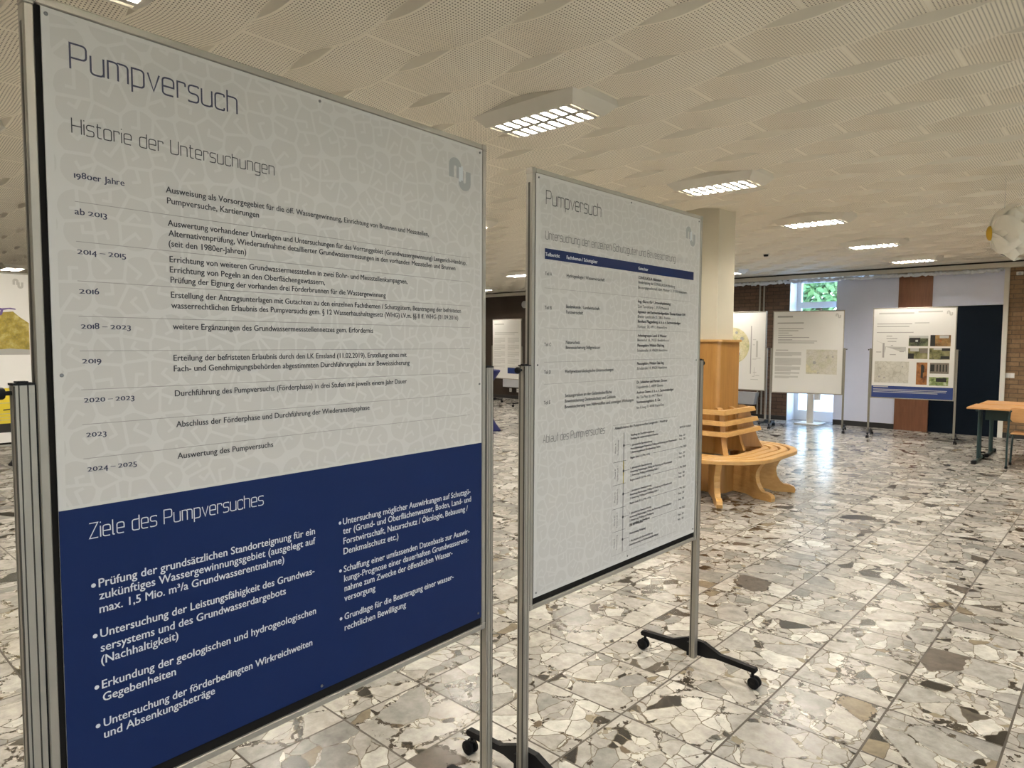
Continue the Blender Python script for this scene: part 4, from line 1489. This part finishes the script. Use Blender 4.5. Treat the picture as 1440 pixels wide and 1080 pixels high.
b = MB()
b.lathe([(0.10, 0), (0.10, -0.025), (0.085, -0.04), (0.001, -0.042)], M['grey_box'], 28, (-11.12, YB, 2.67), 'Y')
tag(b.build('wall_speaker', None, True), 'round grey speaker high on the dark wall above the distant board', 'speaker')

sw = thing('light_switch', 'small white double light switch on the brick beside the door frame', 'switch', (0.005, YB, 1.08))
b = MB()
b.box(-0.065, 0.065, -0.012, 0, -0.045, 0.045, M['white_paint'], 0.003)
b.build('plate', sw)
for s in (-1, 1):
    b = MB()
    b.box(s * 0.031 - 0.026, s * 0.031 + 0.026, -0.016, -0.011, -0.032, 0.032, M['window_white'])
    b.build('rocker', sw)
se = thing('motion_sensor', 'small white sensor high on the brick wall right of the door frame', 'sensor', (0.075, YB, 2.82))
b = MB()
b.box(-0.05, 0.05, -0.03, 0, -0.03, 0.03, M['white_paint'], 0.006)
b.build('body', se)
b = MB()
b.lathe([(0.022, -0.03), (0.019, -0.045), (0.001, -0.052)], M['grey_box'], 16, (0, 0, -0.005), 'Y')
b.build('lens', se, True)

pt = thing('pedestal', 'white post on a flat square base in front of the window, below the map board', 'pedestal', (-3.19, 11.68, 0))
b = MB()
b.box(-0.23, 0.23, -0.23, 0.23, 0, 0.022, M['white_paint'], 0.004)
b.build('base_plate', pt)
b = MB()
b.lathe([(0.066, 0.022), (0.066, 1.60), (0.001, 1.60)], M['white_paint'], 28)
b.build('post', pt, True)

sd = thing('smoke_detector', 'small dark round detector on the ceiling beyond the cream column', 'smoke detector', (-2.82, 8.35, CEIL - 0.02))
b = MB()
b.lathe([(0.05, 0.03), (0.05, -0.012), (0.001, -0.012)], M['lamp_white'], 24)
b.build('base', sd, True)
b = MB()
b.lathe([(0.038, -0.012), (0.034, -0.04), (0.001, -0.044)], M['black'], 24)
b.build('sensor_head', sd, True)


# ------------------------------------------------------------------ cloth-covered standing tables
def covered_table(x, y, rz, mat, label):
    t = thing('standing_table', label, 'standing table', (x, y, 0), math.radians(rz), 'covered standing tables')
    b = MB()
    rings = []
    prof = [(0.0, 0.40, 1.0), (0.012, 0.405, 1.0), (0.05, 0.37, 1.0), (0.15, 0.30, 0.9), (0.30, 0.23, 0.7), (0.50, 0.17, 0.3), (0.70, 0.175, 0.05), (0.88, 0.25, 0.0), (1.02, 0.345, 0.0), (1.075, 0.385, 0.0), (1.10, 0.39, 0.0), (1.105, 0.38, 0.0)]
    n = 48
    for z, r, lob in prof:
        ring = []
        for k in range(n):
            a = 2 * PI * k / n
            q = r * (1 - 0.33 * lob * (1 - abs(math.cos(2 * a)) ** 1.5))
            ring.append((q * math.cos(a), q * math.sin(a), z))
        rings.append(ring)
    b.loft(rings, mat)
    b.build('stretch_cover', t, True)
    b = MB()
    b.lathe([(0.372, 1.1055), (0.372, 1.108), (0.001, 1.108)], mat, 40)
    b.build('table_top', t)
    return t


covered_table(-7.23, 6.32, 42.4, M['navy_cloth'], 'navy cloth-covered standing table half hidden behind the nearest board')
covered_table(-8.86, -0.05, 47.0, M['black_cloth'], 'black stretch-covered standing table of which one foot shows at the left edge')


# ------------------------------------------------------------------ school tables and chair at the right
def school_table(x, y, label):
    """front left top corner at (x, y); 1.30 wide, 0.72 deep"""
    w, d, h = 1.30, 0.73, 0.765
    t = thing('school_table', label, 'table', (x, y, 0), 0, 'school tables')
    b = MB()
    b.box(0, w, 0, d, h - 0.024, h, M['table_wood'], 0.004)
    b.build('table_top', t)
    for s in (0, 1):
        lx = 0.11 if s == 0 else w - 0.11
        b = MB()
        for yy in (d / 2 - 0.055, d / 2 + 0.055):
            b.tube([(lx, yy, 0.03), (lx, yy, h - 0.05)], 0.019, M['green_steel'], 12)
        b.tube([(lx, 0.05, h - 0.04), (lx, d - 0.05, h - 0.04)], 0.016, M['green_steel'], 10)
        leg = b.build('leg', t, True)
        b = MB()
        b.tube([(lx, -0.02, 0.024), (lx, d - 0.03, 0.024)], 0.021, M['green_steel'], 12)
        b.build('runner', leg, True)
        for yy in (-0.01, d - 0.04):
            b = MB()
            b.box(lx - 0.03, lx + 0.03, yy - 0.045, yy + 0.045, 0.0, 0.05, M['rubber'], 0.008)
            b.build('glide', leg)
    b = MB()
    b.box(0.14, w - 0.14, d - 0.16, d - 0.14, h - 0.21, h - 0.03, M['green_steel'])
    b.build('modesty_panel', t)
    return t


school_table(-0.075, 8.50, 'nearer wooden school table with dark green steel legs by the navy door')
school_table(-0.045, 9.32, 'further wooden school table pushed against the back of the nearer one')

ch = thing('school_chair', 'wooden school chair with thin dark green frame at the right edge, backrest toward the camera', 'chair', (0.62, 8.36, 0), 0)
b = MB()
pts = []
for k in range(13):
    x = -0.20 + 0.40 * k / 12
    bow = 0.030 * (1 - (x / 0.20) ** 2)
    pts.append((x, -0.02 - bow))
zs = [0.615, 0.625, 0.66, 0.76, 0.79, 0.80]
ins = [0.055, 0.03, 0.004, 0.0, 0.012, 0.04]
rings = []
for z, e in zip(zs, ins):
    k = 1 - e / 0.20
    rings.append([(x * k, y - 0.05 * (z - 0.6), z) for x, y in pts] + [(x * k, y + 0.011 - 0.05 * (z - 0.6), z) for x, y in reversed(pts)])
b.loft(rings, M['table_wood'])
b.build('backrest', ch, True)
b = MB()
b.box(-0.19, 0.19, 0.02, 0.40, 0.452, 0.465, M['table_wood'], 0.004)
b.build('seat', ch)
for s in (-1, 1):
    b = MB()
    b.tube([(s * 0.215, 0.0, 0.02), (s * 0.213, -0.015, 0.35), (s * 0.205, -0.02, 0.60), (s * 0.195, -0.025, 0.74), (s * 0.18, -0.03, 0.765)], 0.012, M['green_steel'], 10)
    b.build('back_leg', ch, True)
    b = MB()
    b.tube([(s * 0.215, 0.40, 0.02), (s * 0.205, 0.395, 0.30), (s * 0.19, 0.37, 0.438), (s * 0.195, 0.2, 0.440), (s * 0.209, -0.01, 0.438)], 0.012, M['green_steel'], 10)
    b.build('front_leg', ch, True)
    b = MB()
    for yy in (0.0, 0.40):
        b.lathe([(0.012, 0), (0.017, 0.002), (0.017, 0.03), (0.013, 0.035)], M['rubber'], 12, (s * 0.215, yy, 0))
    b.build('glide', ch, True)


# ------------------------------------------------------------------ paper flower hanging from the ceiling
FC = Vector((0.628, 4.635, 2.552))
fl = thing('paper_flower', 'large white paper flower with a yellow centre hanging from the ceiling at right', 'decoration', FC)
AX = Vector((-0.95, -0.30, -0.06)).normalized()      # the way the flower faces
E1 = AX.cross(Vector((0, 0, 1))).normalized()
E2 = E1.cross(AX).normalized()
rnd = random.Random(4)
for layer, (rl, off, cnt, rot) in enumerate(((0.250, 0.0, 6, 0.3), (0.215, -0.055, 6, 0.85))):
    for k in range(cnt):
        a = rot + 2 * PI * k / cnt
        d1 = E1 * math.cos(a) + E2 * math.sin(a)
        d2 = E2 * math.cos(a) - E1 * math.sin(a)
        L = rl * rnd.uniform(0.92, 1.08)
        wv = rnd.uniform(-0.03, 0.03)
        b = MB()
        nu, nv = 9, 7
        top, bot = [], []
        for i in range(nu):
            t = i / (nu - 1)
            wd = 0.150 * math.sin(PI * (0.12 + 0.78 * t) ** 0.9) + 0.012
            for j in range(nv):
                s = (j / (nv - 1) - 0.5) * 2
                p = d1 * (L * (0.10 + 0.90 * t) - 0.035 * s * s * t) + d2 * (wd * s)
                p += AX * (off - 0.14 * t ** 1.5 - 0.05 * s * s * t + wv * t * s)
                top.append(p + AX * 0.004)
                bot.append(p - AX * 0.004)
        v = top + bot
        q = nu * nv
        fc = []
        for i in range(nu - 1):
            for j in range(nv - 1):
                a0 = i * nv + j
                fc.append((a0, a0 + 1, a0 + nv + 1, a0 + nv))
                fc.append((q + a0, q + a0 + nv, q + a0 + nv + 1, q + a0 + 1))
        edge = [j for j in range(nv)] + [i * nv + nv - 1 for i in range(1, nu)] + [(nu - 1) * nv + j for j in range(nv - 2, -1, -1)] + [i * nv for i in range(nu - 2, 0, -1)]
        for i in range(len(edge)):
            x, y = edge[i], edge[(i + 1) % len(edge)]
            fc.append((x, q + x, q + y, y))
        b.add(v, fc, M['petal'])
        b.build('petal', fl, True)
b = MB()
rings = []
for r, h in ((0.062, 0.0), (0.060, 0.012), (0.046, 0.022), (0.024, 0.028), (0.003, 0.030)):
    rings.append([tuple(E1 * (r * math.cos(t)) + E2 * (r * math.sin(t)) + AX * (h + 0.005)) for t in [2 * PI * k / 20 for k in range(20)]])
b.loft(rings, M['yolk'])
b.build('flower_centre', fl, True)
b = MB()
b.tube([(0.08, 0.04, 0.10), (0.08, 0.04, CEIL - FC.z - 0.024)], 0.0015, M['ink_pale'], 6)
b.build('thread', fl)
